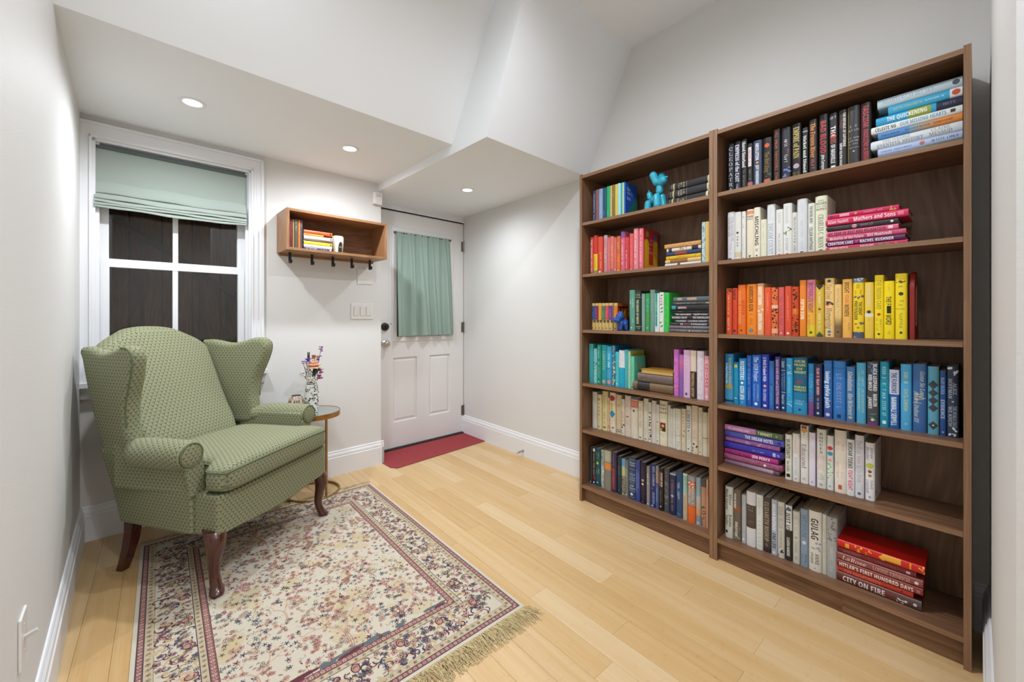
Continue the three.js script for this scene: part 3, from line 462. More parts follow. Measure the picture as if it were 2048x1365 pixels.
    [1584.3,21.6,232,"#d8483e|t .04 .95 #f2d8d0 s THE LEAVERS LISA KO","coral red book with white capitals"],
    [1559.4,30.6,239,"#cc2c28|t .06 .46 #e06a58 s ~10|b .48 .9 #e8c21e|t .52 .86 #8a6a10 s ~13|b .9 1 #6aa05a","red book with yellow lower half"],
    [1527.2,36.5,226,"#d8482a|tL .04 .5 #f09a3c i ~14|tR .4 .9 #f0d8c8 s ~13|w .92 .97 .3 .7 #f0e0d8","orange red book with orange script"],
    [1485.0,27.7,230,"#c8868c|b 0 .1 #b8a0a4|t .16 .9 #f0d0d4 s ~9","dusty rose book with pale capitals"],
    [1456.7,19.5,213,"#d86a68|k .1 .9 #f0b0a8","coral pink slim book"],
    [1434.2,20.6,216,"#dc7a68|t .1 .8 #f4d8c8 s ~12|b .9 .96 #9a6a94","salmon book with pale capitals"],
    [1413.0,18.5,206,"#d86858|t .1 .85 #e89a88 r ~8|d .92 #e8e0e0 .4","salmon slim book"],
    [1391.5,22.9,211,"#e0702a|b 0 .5 #c8683a|t .1 .45 #f0c8a0 s ~5|t .5 .9 #f0b070 s ~6|d .96 #f0e8e0 .4","orange paperback"],
    [1364.4,27.0,233,"#d8647c|b 0 .16 #8a4a94|t .06 .95 #f4e4ea s ~16","rose book with purple top"],
    [1336.7,28.8,195,"#c83a42|m .0 .3 #e05048|t .36 .92 #f0c8c8 s ~18","red book with white hand lettering"],
    [1304.2,22.9,212,"#e25a5c|k .15 .85 #f08a88|d .96 #f0d8d0 .3","bright coral book"],
    [1278.5,29.9,236,"#e0848c|t .06 .9 #f8dce0 s ~22","tall pink book with pale capitals"],
    [1244.6,27.9,232,"#e06a78|t .05 .95 #f4ccd4 s ~31","tall pink book with red and yellow cover showing"],
  ], stacks: [
    { where: "the vintage stack", list: [
      [1088.9,191.7,23.5,"#c8925a|m 0 1 #d8a468|l .12 #a86a34","tan leather book",0],
      [1078.2,180.9,18.2,"#dcd8c8|b .06 .16 #34343a|m .3 .6 #8a8880|b .74 .92 #2c2c34","cream paperback with black blocks",4],
      [1080.5,183.2,21.0,"#2f3e66|b .26 .6 #8c3c40|k .3 .56 #b06a60","navy book with dull red label",2],
      [1082.0,183.4,20.1,"#dcb420|t .3 .66 #4a3c10 r ~17|l .1 #8a6a10|l .85 #8a6a10","yellow book with black title",4],
      [1085.1,187.8,19.5,"#e0bc80|b .14 .64 #9c6838|k .68 .95 #c8a468","cream and brown book",0],
      [1087.0,189.7,18.4,"#dcdcdc|d .4 #5a3a44 .9|k .55 .9 #c8c8cc","white book with small portrait",0],
    ] },
  ] },
  { key: "L2b", kase: "L", shelf: 4, x: 2.02, where: "the pale trio", ups: [
    [895.9,18.4,206,"#bcd2d0|m 0 1 #7aa4b0|t .06 .3 #2c4048 s ~5|m .3 .9 #e8e8d8","pale blue map patterned book"],
    [876.9,16.5,206,"#e4c06a|k .1 .9 #d0a84c","straw yellow book"],
    [858.9,7.2,205,"#ecc8a0","slim peach book"],
  ], stacks: [
  ] },
  { key: "L3", kase: "L", shelf: 3, x: 2.02, where: "the matching set", ups: [
    [1570.0,20.4,164,"#d0b470|b .1 .62 #2a4a98|k .3 .55 #8aa4e0|b .63 .72 #3a2c30|d .68 #c8a45a .5|d .93 #4a4020 .3","blue and tan paperback"],
    [1547.9,22.7,164,"#d0b470|b .1 .62 #7a2450|k .2 .55 #e0a0b8|b .63 .72 #3a2c30|d .68 #c8a45a .5|d .93 #4a4020 .3","wine and tan paperback"],
    [1523.1,22.3,164,"#d0b470|b .1 .62 #dc9a2c|k .3 .55 #f4d890|b .63 .72 #3a2c30|d .68 #c8a45a .5|d .93 #4a4020 .3","amber and tan paperback"],
    [1498.6,23.0,163,"#d0b470|b .1 .62 #4a7a5a|k .3 .55 #a8d0b0|b .63 .72 #3a2c30|d .68 #c8a45a .5|d .93 #4a4020 .3","green and tan paperback"],
    [1473.6,23.6,163,"#d0b470|b .1 .62 #d04a54|k .3 .55 #f0a8a8|b .63 .72 #3a2c30|d .68 #c8a45a .5|d .93 #4a4020 .3","red and tan paperback"],
    [1447.9,27.1,163,"#d0b470|b .1 .62 #6a3a88|k .25 .55 #c8a8dc|b .63 .72 #3a2c30|d .68 #c8a45a .5|d .93 #4a4020 .3","purple and tan paperback"],
    [1413.9,25.6,162,"#d0b470|b .1 .62 #d87a2a|k .3 .55 #f4c890|b .63 .72 #3a2c30|d .68 #c8a45a .5|d .93 #4a4020 .3","orange and tan paperback with fiery cover showing"],
  ], stacks: [
  ] },
  { key: "L3b", kase: "L", shelf: 3, x: 2.02, where: "the green row", ups: [
    [1306.0,35.7,233,"#5f9a86|tR .22 .44 #e4f0ea i ~8|tL .24 .4 #d4e8e0 i ~7|tR .62 .82 #e4f0ea i ~5|d .92 #d4e8e0 .25","sage green book with white script"],
    [1268.4,34.8,226,"#22382e|h .06 .14 #d8cf9c S ~4|b .155 .165 #d8cf9c|t .22 .82 #e2d9a4 s THE GRAPES OF WRATH|b .88 .89 #d8cf9c|h .9 .95 #d8cf9c S ~6","dark green book with gold capitals"],
    [1227.5,21.3,209,"#7a9c90|k .1 .8 #a8c4b8|d .85 #d0c890 .2","grey green slim book"],
    [1203.5,24.3,210,"#3c9a50|m .15 .5 #4ab4b0|m .5 .9 #6a8a3c|w .88 .93 .3 .7 #6ab8d0","mottled green book"],
    [1176.5,27.9,228,"#6f9488|k .1 .5 #9ab8ac|kR .2 .9 #88a89c","tall grey green book"],
    [1148.1,24.1,208,"#dde2e2|w 0 .86 .22 .72 #1f9a84|t .2 .7 #a8e0d4 s ~10|d .9 #1f9a84 .2","white book with teal strip"],
    [1122.2,25.6,212,"#e0e4de|v .12 .34 #8a4050 s HUM|leaf .06 .1|leaf .38 .43|leaf .47 .52|k .55 .7 #b0b8b0|leaf .74 .79|leaf .83 .88","white book with green leaves"],
    [1094.7,28.2,209,"#3ac44c|t .08 .9 #2a8a3a i ~20|kL .3 .9 #58dc68","bright green book"],
  ], stacks: [
    { where: "the dark stack", list: [
      [1041.5,184.9,24.2,"#5c6870|w .12 .26 .3 .8 #b89a84|w .4 .66 .3 .8 #b89a84","slate grey book with tan lettering",4],
      [1045.2,188.6,15.9,"#4a4c4e|t .1 .64 #c8c4b0 s ~21|w .9 1 .3 .7 #b8b090","charcoal book with pale capitals",4],
      [1053.8,197.2,28.7,"#242528|w .03 .14 .2 .85 #2a9aa0|t .2 .42 #e4dcdc s AMERICAN|l .44 #8a3a4a","thick black book with teal square",0],
      [1045.2,188.6,11.8,"#232226|t .12 .34 #d8b8b0 s ~5|t .46 .84 #c890b8 s ~11","slim black book with pink lettering",4],
      [1039.6,183.0,15.9,"#33302c|t .06 .5 #e8e4dc s the vulnerables|t .56 .94 #e8e4dc s sigrid nunez","dark brown book with white lower case title",6],
      [1053.8,197.2,18.7,"#2c2a2c|t .03 .44 #e6e2e4 s KASHANA CAULEY|t .58 1 #e6e2e4 s THE SURVIVALISTS","black book with white capitals",0],
      [1035.9,179.3,15.9,"#4a4a4c|t .06 .34 #d0ccd0 s FLORIDA|t .4 .92 #d0ccd0 s LAUREN GROFF","dark grey book with spaced pale capitals",6],
      [1056.5,199.9,15.6,"#2a282c|t .02 .2 #a8a4a8 s ~10|t .26 .34 #eeeeee s THE|t .35 .52 #d8487a s THEORY|t .54 .94 #eeeeee s OF INTERCHANGEABILITY","black book with one pink word",0],
      [1064.0,207.4,17.7,"#6e6a6c|t .3 .55 #b8b4b8 r ~11|t .62 .96 #c8c4c8 s ~12","mid grey book with pale lettering",0],
      [1062.2,205.6,18.3,"#666264|t .14 .46 #d0c8c0 s ~9|d .52 #c8b890 .5|t .58 .98 #d0c8c8 s ~13","grey book with cream dot",0],
    ] },
  ] },
  { key: "L4", kase: "L", shelf: 2, x: 2.015, where: "the teal row", ups: [
    [1594.2,32.8,241,"#3aa4a6|k .1 .9 #62bcbc","tall teal book with plain spine"],
    [1558.2,28.0,214,"#7ac0c4|m .4 .6 #3a7a80|k .62 .95 #d0ecec","pale teal book with dark patch"],
    [1528.1,31.0,239,"#128a78|t .05 .36 #e8f4ee s ~14|t .4 .9 #c8d850 s ~9|d .94 #e8f4ee .25","green teal book with white and lime capitals"],
    [1495.4,38.3,239,"#1d98a2|t .04 .76 #e0c63a s ~8|d .92 #c89a84 .6","teal book with tall yellow capitals"],
    [1456.6,35.9,235,"#2a94bc|q .03 .1 #cfeaf4|w .12 .55 .15 .85 #3aa8cc|t .2 .56 #e4f4fa s ~7|q .6 .82 #cfeaf4|d .91 #d8948a .7","blue teal book with coral circle"],
    [1420.0,20.9,239,"#1f6ea4|m 0 1 #3aa49c|m 0 1 #e8c468","patterned blue book"],
    [1398.5,23.0,204,"#4fc0c4|t .1 .7 #2a8a90 s ~15|d .92 #e8f8f8 .35","aqua paperback"],
    [1374.9,40.9,215,"#1aa2c4|b 0 .47 #dfe0e6|q .08 .4 #a8b0c0|k .5 .9 #3cb8d4","book half white half cyan"],
    [1333.4,22.9,220,"#4aaab0|k .1 .8 #7cc4c8","teal slim book"],
    [1309.9,14.1,213,"#a8d4b4|d .5 #c05a50 .4|k .1 .4 #6aa488|k .6 .9 #6aa488","slim pale green book with red mark"],
    [1295.2,21.9,185,"#6ac8a8|t .06 .9 #3a8a70 s ~12|w .93 .96 .3 .7 #204a3c","mint green book with its cover showing"],
  ], stacks: [
    { where: "the antique stack", list: [
      [1227.8,187.8,22.5,"#c8943c|kL .05 .95 #b8842e|kR .05 .95 #d8a850|kL .1 .6 #e0b45e","book with golden foxed page edges",0],
      [1247.1,207.1,49.4,"#6e5f58|t .05 .42 #4a4650 i ~13|m 0 1 #766860","grey brown antique book with dark script",0],
      [1277.5,239.0,48.3,"#7a6248|b .12 .44 #2a2624|v2 .14 .42 #6a5e52|k .5 .9 #685238","brown antique book with black label",0],
    ] },
  ] },
  { key: "L4b", kase: "L", shelf: 2, x: 2.015, where: "the lilac row", ups: [
    [1038.5,26.7,240,"#c86ac0|t .22 .8 #8a4aa8 s ~14|m .2 .9 #d88ab0","orchid pink book"],
    [1009.4,22.9,216,"#8a5aa8|b 0 .14 #b06ab0|e .14 .5 #e06a8a #8a5ab0","violet book with rose top"],
    [985.9,35.5,241,"#d8b4d4|t .08 .8 #c49ac4 r ~18|w .9 .95 .35 .65 #4a4a54","pale lilac book with faint capitals"],
    [949.8,29.8,241,"#2a2422|b 0 .44 #dcc8b4|t .46 .97 #d8b070 s TERRESTRIAL HISTORY","book with cream top and black foot"],
    [918.7,35.7,240,"#e0d4e0|tR .12 .44 #a8a0ac s ~11|tL .12 .42 #a8a0ac s ~7|tR .52 .62 #a8a0ac s ~4|k .66 .8 #b8b0bc|q .88 .94 #908898","pale lavender book with grey capitals"],
    [881.7,26.0,218,"#e8a8b4|q .05 .1 #6a4a78|v .16 .72 #d0384a s ANTIMAN|q .8 .84 #d0586a|d .92 #f4e8ec .4","pink book with red stacked letters"],
  ], stacks: [
  ] },
  { key: "L5", kase: "L", shelf: 1, x: 2.05, where: "the cream row", ups: [
    [1593.3,36.5,226,"#d8d6cc|k .06 .3 #a8a8a0|kR .08 .4 #b8b8b0","off white book with fine grey lettering"],
    [1554.6,34.1,216,"#dccfa0|d .14 #b08a50 .5|v .2 .62 #6a5c38 r ~4|m .66 .8 #d8c060|d .92 #6a6040 .25","cream book with stacked letters"],
    [1518.3,41.9,241,"#dccc98|t .12 .46 #8a7a48 r ~6|t .52 .84 #8a7a48 r ~10|w .9 .93 .3 .7 #4a4430","tall straw coloured book"],
    [1475.8,13.3,207,"#d8b898|k .1 .5 #c87a5a|b .8 .9 #d0907a","very slim tan pink book"],
    [1460.9,42.4,241,"#e2d4bc|d .14 #b02a34 .8|w .27 .42 .3 .6 #d8b02c|g .42 .64 #2a94a8|k .7 .8 #b0a890|m .86 1 #404044","cream book with red yellow and blue shapes"],
    [1417.0,37.5,234,"#d2bd98|h .25 .29 #6a5a48 r THE|h .3 .34 #6a5a48 r ~3|h .36 .4 #6a5a48 r ~4|b .88 .9 #7a8494|b .92 .95 #7a8494","tan book with grey bands at foot"],
    [1379.0,21.8,213,"#dcd2bc|t .05 .24 #6a6458 r ~4|t .28 .6 #34302a s ~5|m .58 .8 #5a3a30|d .94 #8a8478 .3","slim cream book with dark figure"],
    [1355.6,39.6,238,"#d8cabc|t .1 .45 #a89a90 r ~18|w .5 .53 .3 .7 #a84a58|k .6 .9 #c0b0a8","pale pinkish cream book"],
    [1314.5,45.2,238,"#ddd4c0|b 0 .07 #6a6a74|b .09 .26 #d67a64|q .12 .22 #f0c8b8|d .34 #5a5448 .3","thick cream book with coral block"],
    [1267.4,30.6,221,"#ddd4bc|b .03 .05 #d0a888|t .14 .7 #a8a08c r ~15|w .92 .95 .3 .7 #606060","cream book with faint serif title"],
    [1235.4,30.3,239,"#d8d4c4|tL .04 .26 #6a6a68 r ~5|tR .06 .34 #6a6a68 r ~6|k .7 .9 #a8a8a0|d .95 #2c3a5c .25","off white book with grey serif capitals"],
    [1204.5,18.2,222,"#dcd8c8|m .25 .95 #3a3438|k .1 .3 #8a8a84","slim white book with ink spots"],
    [1184.5,26.9,234,"#d8d0c8|k .1 .4 #c8c0b8|k .5 .8 #c0b4a8","plain greyish cream book"],
    [1156.2,18.0,217,"#dcd8c8|k .06 .4 #a8a498|d .44 #b83a3c .4|k .5 .85 #a8a498|d .92 #3a5078 .35","slim white book with red dot"],
    [1136.8,44.8,243,"#e2dcc0|h .07 .12 #2c2c28 S HIS|h .15 .2 #2c2c28 S VERY|h .24 .29 #2c2c28 S BEST|q .32 .4 #8a8674|w .49 .68 .12 .82 #7a2820|d .56 #d8b090 .35|w .62 .68 .12 .4 #b8a830|w .6 .68 .55 .82 #2c1c18|h .73 .77 #6a6858 s ~8|h .78 .81 #6a6858 s ~5","thick cream book with small portrait"],
    [1089.5,14.1,224,"#ddd8c8|k .1 .9 #b8b4a4","slim cream paperback"],
    [1074.9,13.5,208,"#d8d6d0|k .15 .9 #a8a8a8","slim grey white paperback"],
    [1060.7,14.5,212,"#dedcce|k .3 .6 #c4c2b4","plain slim white paperback"],
    [1044.8,28.4,215,"#dad6c6|k .1 .5 #b8b4a4|l .66 #505050|l .82 #7a7a78|k .86 .94 #8a96a4","cream book with thin dark lines"],
    [1014.7,23.8,219,"#dccdb0|t .06 .44 #8a6a50 r ~13|m .5 .7 #b8784a|k .8 .9 #a89a80","tan cream book with brown motif"],
    [989.2,26.9,238,"#dcdad0|t .1 .5 #3a5a78 S LIBERTIE|d .54 #b0383a .3|t .58 .84 #a8b0b8 r ~7|d .93 #5a7090 .3","white book with blue serif capitals"],
    [959.9,30.9,245,"#e0d2ba|k .05 .25 #c8a890|t .26 .44 #d89a84 s ~6|k .5 .7 #b0a490|m .78 .98 #5a4c40","cream book with basket drawing at foot"],
    [926.7,20.6,240,"#dcd4bc|t .06 .6 #a89a80 r ~17|k .7 .9 #8a8270|d .94 #b09a3c .4","cream paperback with faint capitals"],
    [905.2,26.3,220,"#d8cfb8|b .58 .595 #8a7a5c|k .1 .4 #c8bea4","short cream book with thin brown line"],
    [877.6,6.7,243,"#dcc89c","very slim straw coloured book"],
  ], stacks: [
  ] },
  { key: "L6", kase: "L", shelf: 0, x: 2.02, where: "the dark bottom row", ups: [
    [1588.9,19.3,225,"#25303f|k .1 .9 #4a5c68|d .95 #e0e4e8 .4","dark slate book at the row end"],
    [1569.0,25.8,226,"#1c2c40|w .02 .1 .2 .8 #dfe4e8|t .14 .76 #e0b23c s ~21|b .78 .86 #8a2c30|d .94 #e8ecf0 .45","navy book with yellow capitals"],
    [1542.6,35.7,232,"#154d52|tR .1 .3 #d8ece8 s ~5|tL .1 .3 #a8ccc8 s ~5|w .36 .42 .3 .7 #c8c83a|tR .5 .7 #d8ece8 s ~4|tL .56 .7 #a8ccc8 s ~4|d .9 #a8ccc8 .3","dark teal green book with pale capitals"],
    [1505.2,22.1,230,"#a8b0aa|m 0 1 #6a7a84|m .4 .9 #cfd8d8","slim mottled pale book"],
    [1480.9,49.5,235,"#8a8a7c|b 0 .28 #b0b49c|q .1 .2 #d8d8c0|b .32 .48 #d8863c|e .5 1 #7c7a70 #8c8878","thick khaki book with orange band"],
    [1429.7,36.9,236,"#3a2f4c|t .04 .36 #a08aa4 r ~14|w .4 .94 .2 .75 #7a2c3c|t .42 .92 #c85a68 r ~14","dark purple book with red panel"],
    [1387.2,26.0,222,"#1c3844|q .26 .5 #6a8a94|d .9 #5a7a84 .3","dark teal book with fine lines"],
    [1359.6,25.0,214,"#8a8474|b 0 .2 #6aa4dc|b .2 .46 #b8bc8c|m .46 1 #5a544c|d .95 #d0ccc4 .3","slim book with sky and field picture"],
    [1334.0,20.3,212,"#77756f|t .1 .7 #d0ccc4 s ~9|d .93 #d8d4cc .4","slim grey book with pale capitals"],
    [1312.2,45.9,238,"#2d4668|l .06 #b8c4d0|h .1 .15 #d8dee6 i These|h .16 .21 #d8dee6 i Truths|l .28 #b8c4d0|h .34 .37 #a8b8c8 i A|h .38 .42 #c4d0dc i History|h .43 .46 #a8b8c8 i of the|h .47 .51 #c4d0dc i United|h .52 .56 #c4d0dc i States|l .6 #b8c4d0|h .65 .7 #d8dee6 i Jill|h .71 .76 #d8dee6 i Lepore|l .8 #b8c4d0|d .88 #d8dee6 .35|l .95 #b8c4d0","thick slate blue book with white ruled script"],
    [1264.3,25.8,229,"#3a4a94|tL .04 .96 #e8b8d0 s ~23|tR .06 .9 #9ac0ec s ~16","blue book with pink and pale lettering"],
    [1236.6,35.6,230,"#1c1834|t .1 .38 #7a2c48 s ~11|d .44 #c89a84 .4|d .53 #e8d4a0 .35|t .58 .9 #5a2440 s ~5|d .95 #a8a0b0 .15","midnight blue book with pale eyes"],
    [1198.2,20.2,214,"#8a8684|t .08 .5 #e0dcd8 s ~13|m .5 .9 #9a8a8c|d .95 #c8ccd4 .4","slim grey photographic book"],
    [1176.4,31.2,234,"#1d2e6a|tR .04 .5 #d8dcec r NEIL GAIMAN|d .56 #8a98c8 .2|tR .64 .92 #c8d0ec r ANANSI BOYS|w .94 .98 .3 .7 #8ab4e0","navy book with white serif capitals"],
    [1143.8,18.6,233,"#4a5a8a|b 0 .4 #8a8880|t .06 .38 #d8d4c8 i ~5|t .44 .9 #a8c4e8 s ~11","slim blue grey book"],
    [1123.3,25.9,228,"#1d1a1a|tL .06 .46 #e8604a s SUGAR RUN|tR .08 .46 #e8dcd0 s SUGAR RUN|k .52 .8 #8a8480|d .9 #d0ccc8 .3","black book with red and white capitals"],
    [1096.0,28.2,232,"#4a4c52|d .1 #8a8c90 .2|d .18 #b07a5a .2|q .28 .38 #d0d2d4|m .4 .6 #5c5e64|q .6 .68 #d8dadc|d .8 #a8aab0 .2","charcoal book with pale symbols"],
    [1065.2,35.6,217,"#232a54|b 0 .04 #a8b0b8|t .16 .5 #a8887c s ~6|d .54 #9ab0d0 .4|t .58 .94 #a8887c s ~12","navy book with tan capitals"],
    [1027.0,32.7,243,"#2a4a76|tL .2 .66 #a8bcd8 r ~10|k .25 .62 #c4d0e0|h .9 .93 #d8e0ec s ~5|q .94 .97 #a8b8d0","tall denim blue book with pale serif letters"],
    [991.8,23.1,237,"#bfae92|b .0 .04 #e0dcd0|b .04 .42 #8ab8ac|k .1 .4 #d0e4dc|l .43 #e8dcc8|t .5 .8 #8a765c r ~10","map patterned book of teal and tan"],
    [966.9,40.5,236,"#c8562a|b 0 .12 #8e949c|m .12 .28 #d8d4cc|b .25 .64 #98928c|d .32 #e8843c .4|tR .04 .62 #f0ece4 s ~15|tL .08 .66 #f0ece4 s ~12|b .66 1 #e0682c|q .82 .88 #b84c1c","thick grey book with orange lower third"],
    [924.7,23.8,237,"#8fa8b4|e .4 .8 #a8bcc4 #d8925a|b .8 .92 #8a9298|d .95 #d8d8d8 .3","pale blue book turning orange"],
    [899.3,24.4,235,"#b88a6c|b 0 .16 #4a4e50|m .5 1 #4c4a48","book with dark top and peach middle"],
    [874.3,10.0,239,"#d8a284|k .1 .9 #b86a58","slim peach book at the row end"],
  ], stacks: [
  ] },
];

// ---------------------------------------------------------------- lamps
const lampGlow = std({ color: 0x000000, emissive: new THREE.Color().setRGB(...LAMP_COLOR), emissiveIntensity: 9 });
function recessedLamp(x, y, d, cd, tx, td, label) {
  const [px, , pz] = toWorld(x, y, d);
  const t = thing('recessed_light', label, 'ceiling light', [px, y, pz], SKEW, 'recessed ceiling lights');
  mesh('trim_ring', lathe([[0.036, 0.0005], [0.038, -0.004], [0.046, -0.006], [0.054, -0.003], [0.055, 0.0005]], 40), M.trim, t);
  const lens = mesh('lens', lathe([[0, -0.0065], [0.026, -0.006], [0.036, -0.002], [0.037, 0.0005]], 32), lampGlow, t);
  lens.rotation.set(-td * 0.6, 0, tx * 0.6);
  const sp = new THREE.SpotLight(new THREE.Color().setRGB(...LAMP_COLOR), cd, 0, 1.5, 0.8, 2);
  sp.castShadow = true; sp.shadow.radius = 1.6; sp.shadow.mapSize.set(1024, 1024);
  sp.position.set(0, -0.014, 0); sp.target.position.set(tx, -1, -td);
  t.add(sp); t.add(sp.target);
  sp.name = 'lamp_light'; sp.target.name = 'lamp_aim';
}
for (const l of LAMPS) recessedLamp(...l);

// ---------------------------------------------------------------- bookcases
const CASES = { L: { d0: 0.8148, d1: 1.6168, label: 'dark brown oak veneer bookcase standing next to the door wall' }, R: { d0: 0.0112, d1: 0.8132, label: 'dark brown oak veneer bookcase holding the long blue book row' } };
const SHELF = [0.102, 0.443, 0.731, 1.060, 1.403, 1.721], BX = 1.9595, BDEP = 0.280, PT = 0.0175;
const oakA = std({ map: wood('#8e6a50', '#5c3f2a', 512, 1024, 1.3, 46, 5, 0.42, 1.5), roughness: 0.42 });
const oakB = std({ map: wood('#896549', '#563a26', 512, 1024, 3.7, 46, 4, 0.42, 1.5), roughness: 0.42 });
const oakEdge = std({ map: wood('#9a7659', '#775840', 256, 1024, 6.1, 10, 2, 0.06, 1.2), roughness: 0.45 });
const oakBack = std({ map: wood('#88684f', '#5c4330', 512, 1024, 8.9, 40, 7, 0.6, 1.6), roughness: 0.5 });
reseed(21);
for (const k of ['L', 'R']) {
  const c = CASES[k], wd = c.d1 - c.d0, cz = -(c.d0 + c.d1) / 2;
  const t = thing('bookcase', c.label, 'bookcase', [BX + BDEP / 2, 0, cz], 0, 'matching bookcases');
  const x0 = -BDEP / 2, x1 = BDEP / 2, h = wd / 2, inn = h - PT;
  const board = (name, a, b, c0, c1, e, f, grain, mat) => {  // veneered board with an edge-band on the room side
    const m = mesh(name, bx(a + 0.001, b, c0, c1, e, f, grain), mat, t);
    mesh('edge_band', bx(a - 0.0002, a + 0.001, c0, c1, e, f, grain), oakEdge, m);
    return m;
  };
  board('side_panel', x0, x1, 0, 2.02, -h, -inn, 'y', oakA);
  board('side_panel', x0, x1, 0, 2.02, inn, h, 'y', oakB);
  board('top_panel', x0 + 0.002, x1, 1.9955, 2.0135, -inn, inn, 'z', oakB);
  for (const y of SHELF.slice(1)) board('shelf', x0 + 0.004, x1 - 0.012, y - 0.0175, y, -inn + 0.0008, inn - 0.0008, 'z', rnd() < 0.5 ? oakA : oakB);
  board('bottom_shelf', x0 + 0.002, x1 - 0.012, SHELF[0] - 0.0175, SHELF[0], -inn, inn, 'z', oakA);
  mesh('plinth', bx(x0 + 0.022, x0 + 0.038, 0, SHELF[0] - 0.018, -inn, inn, 'z'), oakB, t);
  mesh('back_panel', bx(x1 - 0.012, x1 - 0.008, 0.03, 2.0, -h + 0.006, h - 0.006, 'y'), oakBack, t);
}

// ---------------------------------------------------------------- books
const ORD = ['', 'first', 'second', 'third', 'fourth', 'fifth', 'sixth', 'seventh', 'eighth', 'ninth', 'tenth', 'eleventh', 'twelfth', 'thirteenth', 'fourteenth', 'fifteenth', 'sixteenth', 'seventeenth', 'eighteenth', 'nineteenth', 'twentieth', 'twenty-first', 'twenty-second', 'twenty-third', 'twenty-fourth', 'twenty-fifth', 'twenty-sixth'];
const FONTS = { s: 'bold $px sans-serif', r: '$px serif', S: 'bold $px serif', i: 'italic $px serif' };
function pseudo(c, n, len, hgt) {                        // marks where the lettering cannot be read
  const st = len / Math.max(1, n);
  for (let i = 0; i < n; i++) {
    if (rnd() < 0.13) continue;
    const x = i * st, w = st * 0.6;
    c.lineWidth = Math.max(1, hgt * 0.13); c.beginPath();
    const k = Math.floor(rnd() * 6);
    if (k === 0) { c.moveTo(x, -hgt / 2); c.lineTo(x, hgt / 2); c.lineTo(x + w, hgt / 2 * rr(-1, 1)); }
    else if (k === 1) c.ellipse(x + w / 2, 0, w / 2, hgt * 0.42, 0, 0.5, 6);
    else if (k === 2) { c.moveTo(x, hgt / 2); c.lineTo(x, -hgt * 0.1); c.quadraticCurveTo(x + w / 2, -hgt * 0.6, x + w, -hgt * 0.05); c.lineTo(x + w, hgt / 2); }
    else if (k === 3) { c.moveTo(x + w, -hgt * 0.3); c.quadraticCurveTo(x - w * 0.2, -hgt * 0.6, x + w / 2, 0); c.quadraticCurveTo(x + w * 1.3, hgt * 0.5, x, hgt * 0.4); }
    else if (k === 4) { c.moveTo(x, -hgt / 2); c.lineTo(x, hgt / 2); c.moveTo(x, 0); c.lineTo(x + w, 0); c.moveTo(x + w, -hgt * 0.5); c.lineTo(x + w, hgt / 2); }
    else { c.moveTo(x + w / 2, -hgt / 2); c.lineTo(x + w / 2, hgt / 2); c.moveTo(x, -hgt * 0.4); c.lineTo(x + w, -hgt * 0.4); }
    c.stroke();
  }
}
function fitText(c, txt, font, len, hgt, x, y, rot) {     // draws txt centred in a strip len long and hgt high
  c.save(); c.translate(x, y); c.rotate(rot);
  if (txt[0] === '~') { const n = parseInt(txt.slice(1)); const hh = Math.min(hgt * 0.62, len / n * 1.5); c.strokeStyle = c.fillStyle; const L2 = Math.min(len, n * hh * 0.95); c.translate(-L2 / 2, 0); pseudo(c, n, L2, hh); c.restore(); return; }
  c.font = FONTS[font].replace('$', '100'); const w = c.measureText(txt).width;
  const px = Math.min(hgt * 1.2, 100 * len / (w * 0.6)), sx = Math.min(1.2, len / (w * px / 100));
  c.font = FONTS[font].replace('$', px.toFixed(1)); c.textAlign = 'center'; c.textBaseline = 'middle';
  c.scale(sx, 1); c.fillText(txt, 0, px * 0.04); c.restore();
}
function leafMark(c, x, y, w, h) { c.fillStyle = '#4a9a52'; c.beginPath(); c.moveTo(x - w / 2, y + h / 2); c.quadraticCurveTo(x - w / 2, y - h / 2, x + w / 2, y - h / 2); c.quadraticCurveTo(x + w / 2, y + h / 2, x - w / 2, y + h / 2); c.fill(); }
